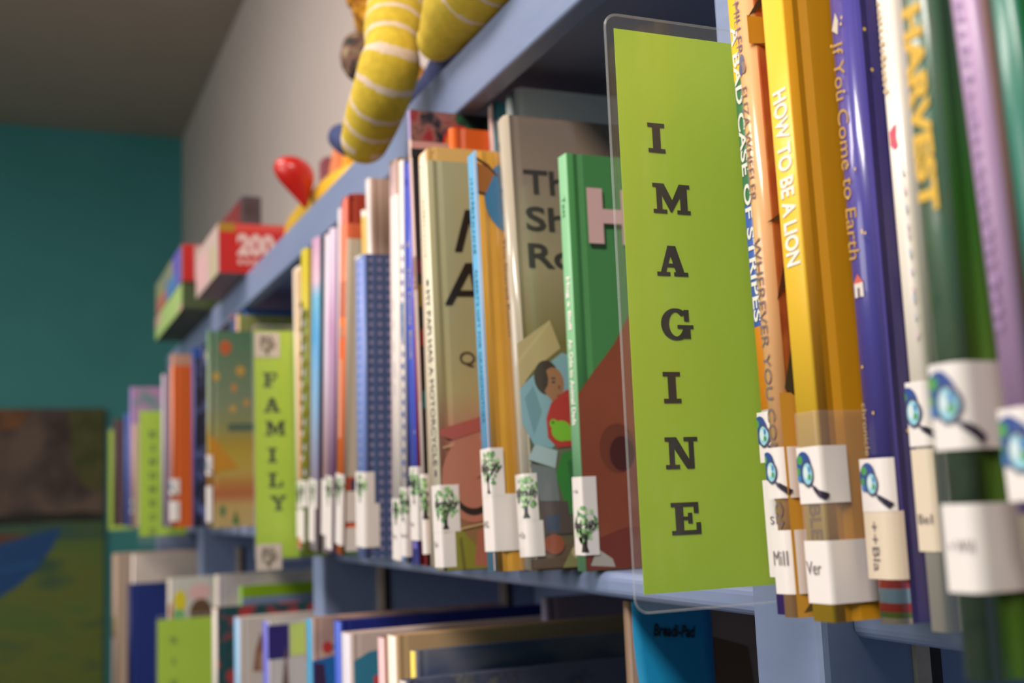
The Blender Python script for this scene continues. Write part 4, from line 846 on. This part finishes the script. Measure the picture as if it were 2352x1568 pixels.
xface(mb, 'end_panel', -1.9295, [(0, rect(-.0605, .4665, .1695, .5425)), (1, rect(-.036, .468, .169, .541))], [mat((200, 16, 16), .5), mat((206, 166, 160), .5)])
yface(mb, 'side_panel', -.0615, [(0, rect(-2.399, .4665, -1.9305, .5425)), (1, rect(-2.08, .4665, -1.94, .5425)), (2, rect(-2.38, .4665, -2.20, .50)), (3, rect(-2.19, .4665, -2.02, .505)), (4, rect(-2.3, .51, -2.15, .54))], [mat((150, 150, 110), .5), mat((112, 96, 186), .5), mat((186, 110, 96), .5), mat((86, 130, 186), .5), mat((130, 140, 120), .5)])
dk = empty('tent_toy', (-1.60, 0.01, 0.4985), 'dark grey upright block with a sloping red side on top of the red puzzle box', 'toy')
intoy(dk, 'block', box_bm(-1.64, -1.56, -.006, .030, .4988, .5535, .003), mat_noise((84, 70, 78), (70, 44, 40), 30, .6, 2), smooth=False)
bm = bmesh.new()
pr = [(-.0065, .4988), (-.0065, .5480), (-.044, .4988)]
A = [bm.verts.new((-1.64, y, z)) for y, z in pr]; B = [bm.verts.new((-1.565, y, z)) for y, z in pr]
bm.faces.new(A); bm.faces.new(B[::-1])
for i in range(3): bm.faces.new((A[i], A[(i + 1) % 3], B[(i + 1) % 3], B[i]))
bmesh.ops.recalc_face_normals(bm, faces=bm.faces)
intoy(dk, 'slope', bm, mat((150, 60, 66), .6), 'red sloping side', smooth=False)

# ------------------------------------------------------------------ painting on the teal wall
pa = empty('painting', (-4.93, -0.45, 0.46), 'unframed canvas painting of a blue rowing boat on a green lake below brown rocks', 'painting')
def inpa(o): o.matrix_parent_inverse = Matrix.Translation((4.93, .45, -.46)); return o
inpa(from_bm('canvas', box_bm(-4.95, -4.912, -.95, -.006, -.82, .460, .002), mat((60, 56, 46), .7), pa))
ROCK = mat_noise((112, 92, 78), (66, 50, 44), 7, .7, 5, .2, c3=(92, 74, 66)); LAKE = mat_noise((92, 116, 48), (58, 92, 64), 4, .6, 3, .1, stretch=(1, .7, 2.5), c3=(110, 120, 42))
LEAF = mat_noise((70, 76, 30), (96, 92, 44), 14, .7, 3)
shp = [(0, rect(-.949, -.818, -.007, .459)), (1, [(-.949, -.0), (-.949, .459), (-.007, .459), (-.007, -.005)]), (2, [(-.15, .459), (-.007, .459), (-.007, .10), (-.09, .12), (-.14, .22)]), (6, [(-.949, .459), (-.28, .459), (-.36, .38), (-.949, .30)]),
       (3, [(-.949, -.03), (-.949, .012), (-.62, .022), (-.43, .010), (-.30, .024), (-.18, .012), (-.10, .020), (-.007, .004), (-.007, -.03), (-.2, -.022), (-.4, -.034)]),
       (7, [(-.949, -.032), (-.007, -.026), (-.007, -.10), (-.949, -.10)]),
       (4, [(-.72, -.06), (-.43, -.105), (-.18, -.048), (-.21, -.12), (-.27, -.21), (-.34, -.275), (-.43, -.33), (-.6, -.35), (-.68, -.26)]), (5, [(-.70, -.062), (-.43, -.100), (-.30, -.075), (-.43, -.062)]), (8, [(-.66, -.2), (-.43, -.205), (-.28, -.185), (-.26, -.20), (-.43, -.225), (-.64, -.22)])]
o = poly_mesh('picture_print', [(mi, [(-4.9115 + i * 4e-4, y, z) for y, z in pts]) for i, (mi, pts) in enumerate(shp)],
              [LAKE, ROCK, LEAF, mat((38, 38, 26), .7), mat((14, 74, 134), .6), mat((116, 66, 44), .7), mat_noise((140, 88, 44), (96, 66, 50), 9, .7, 3), mat_noise((58, 92, 76), (70, 100, 60), 8, .6, 3), mat((24, 92, 150), .6)], pa)
inpa(o)
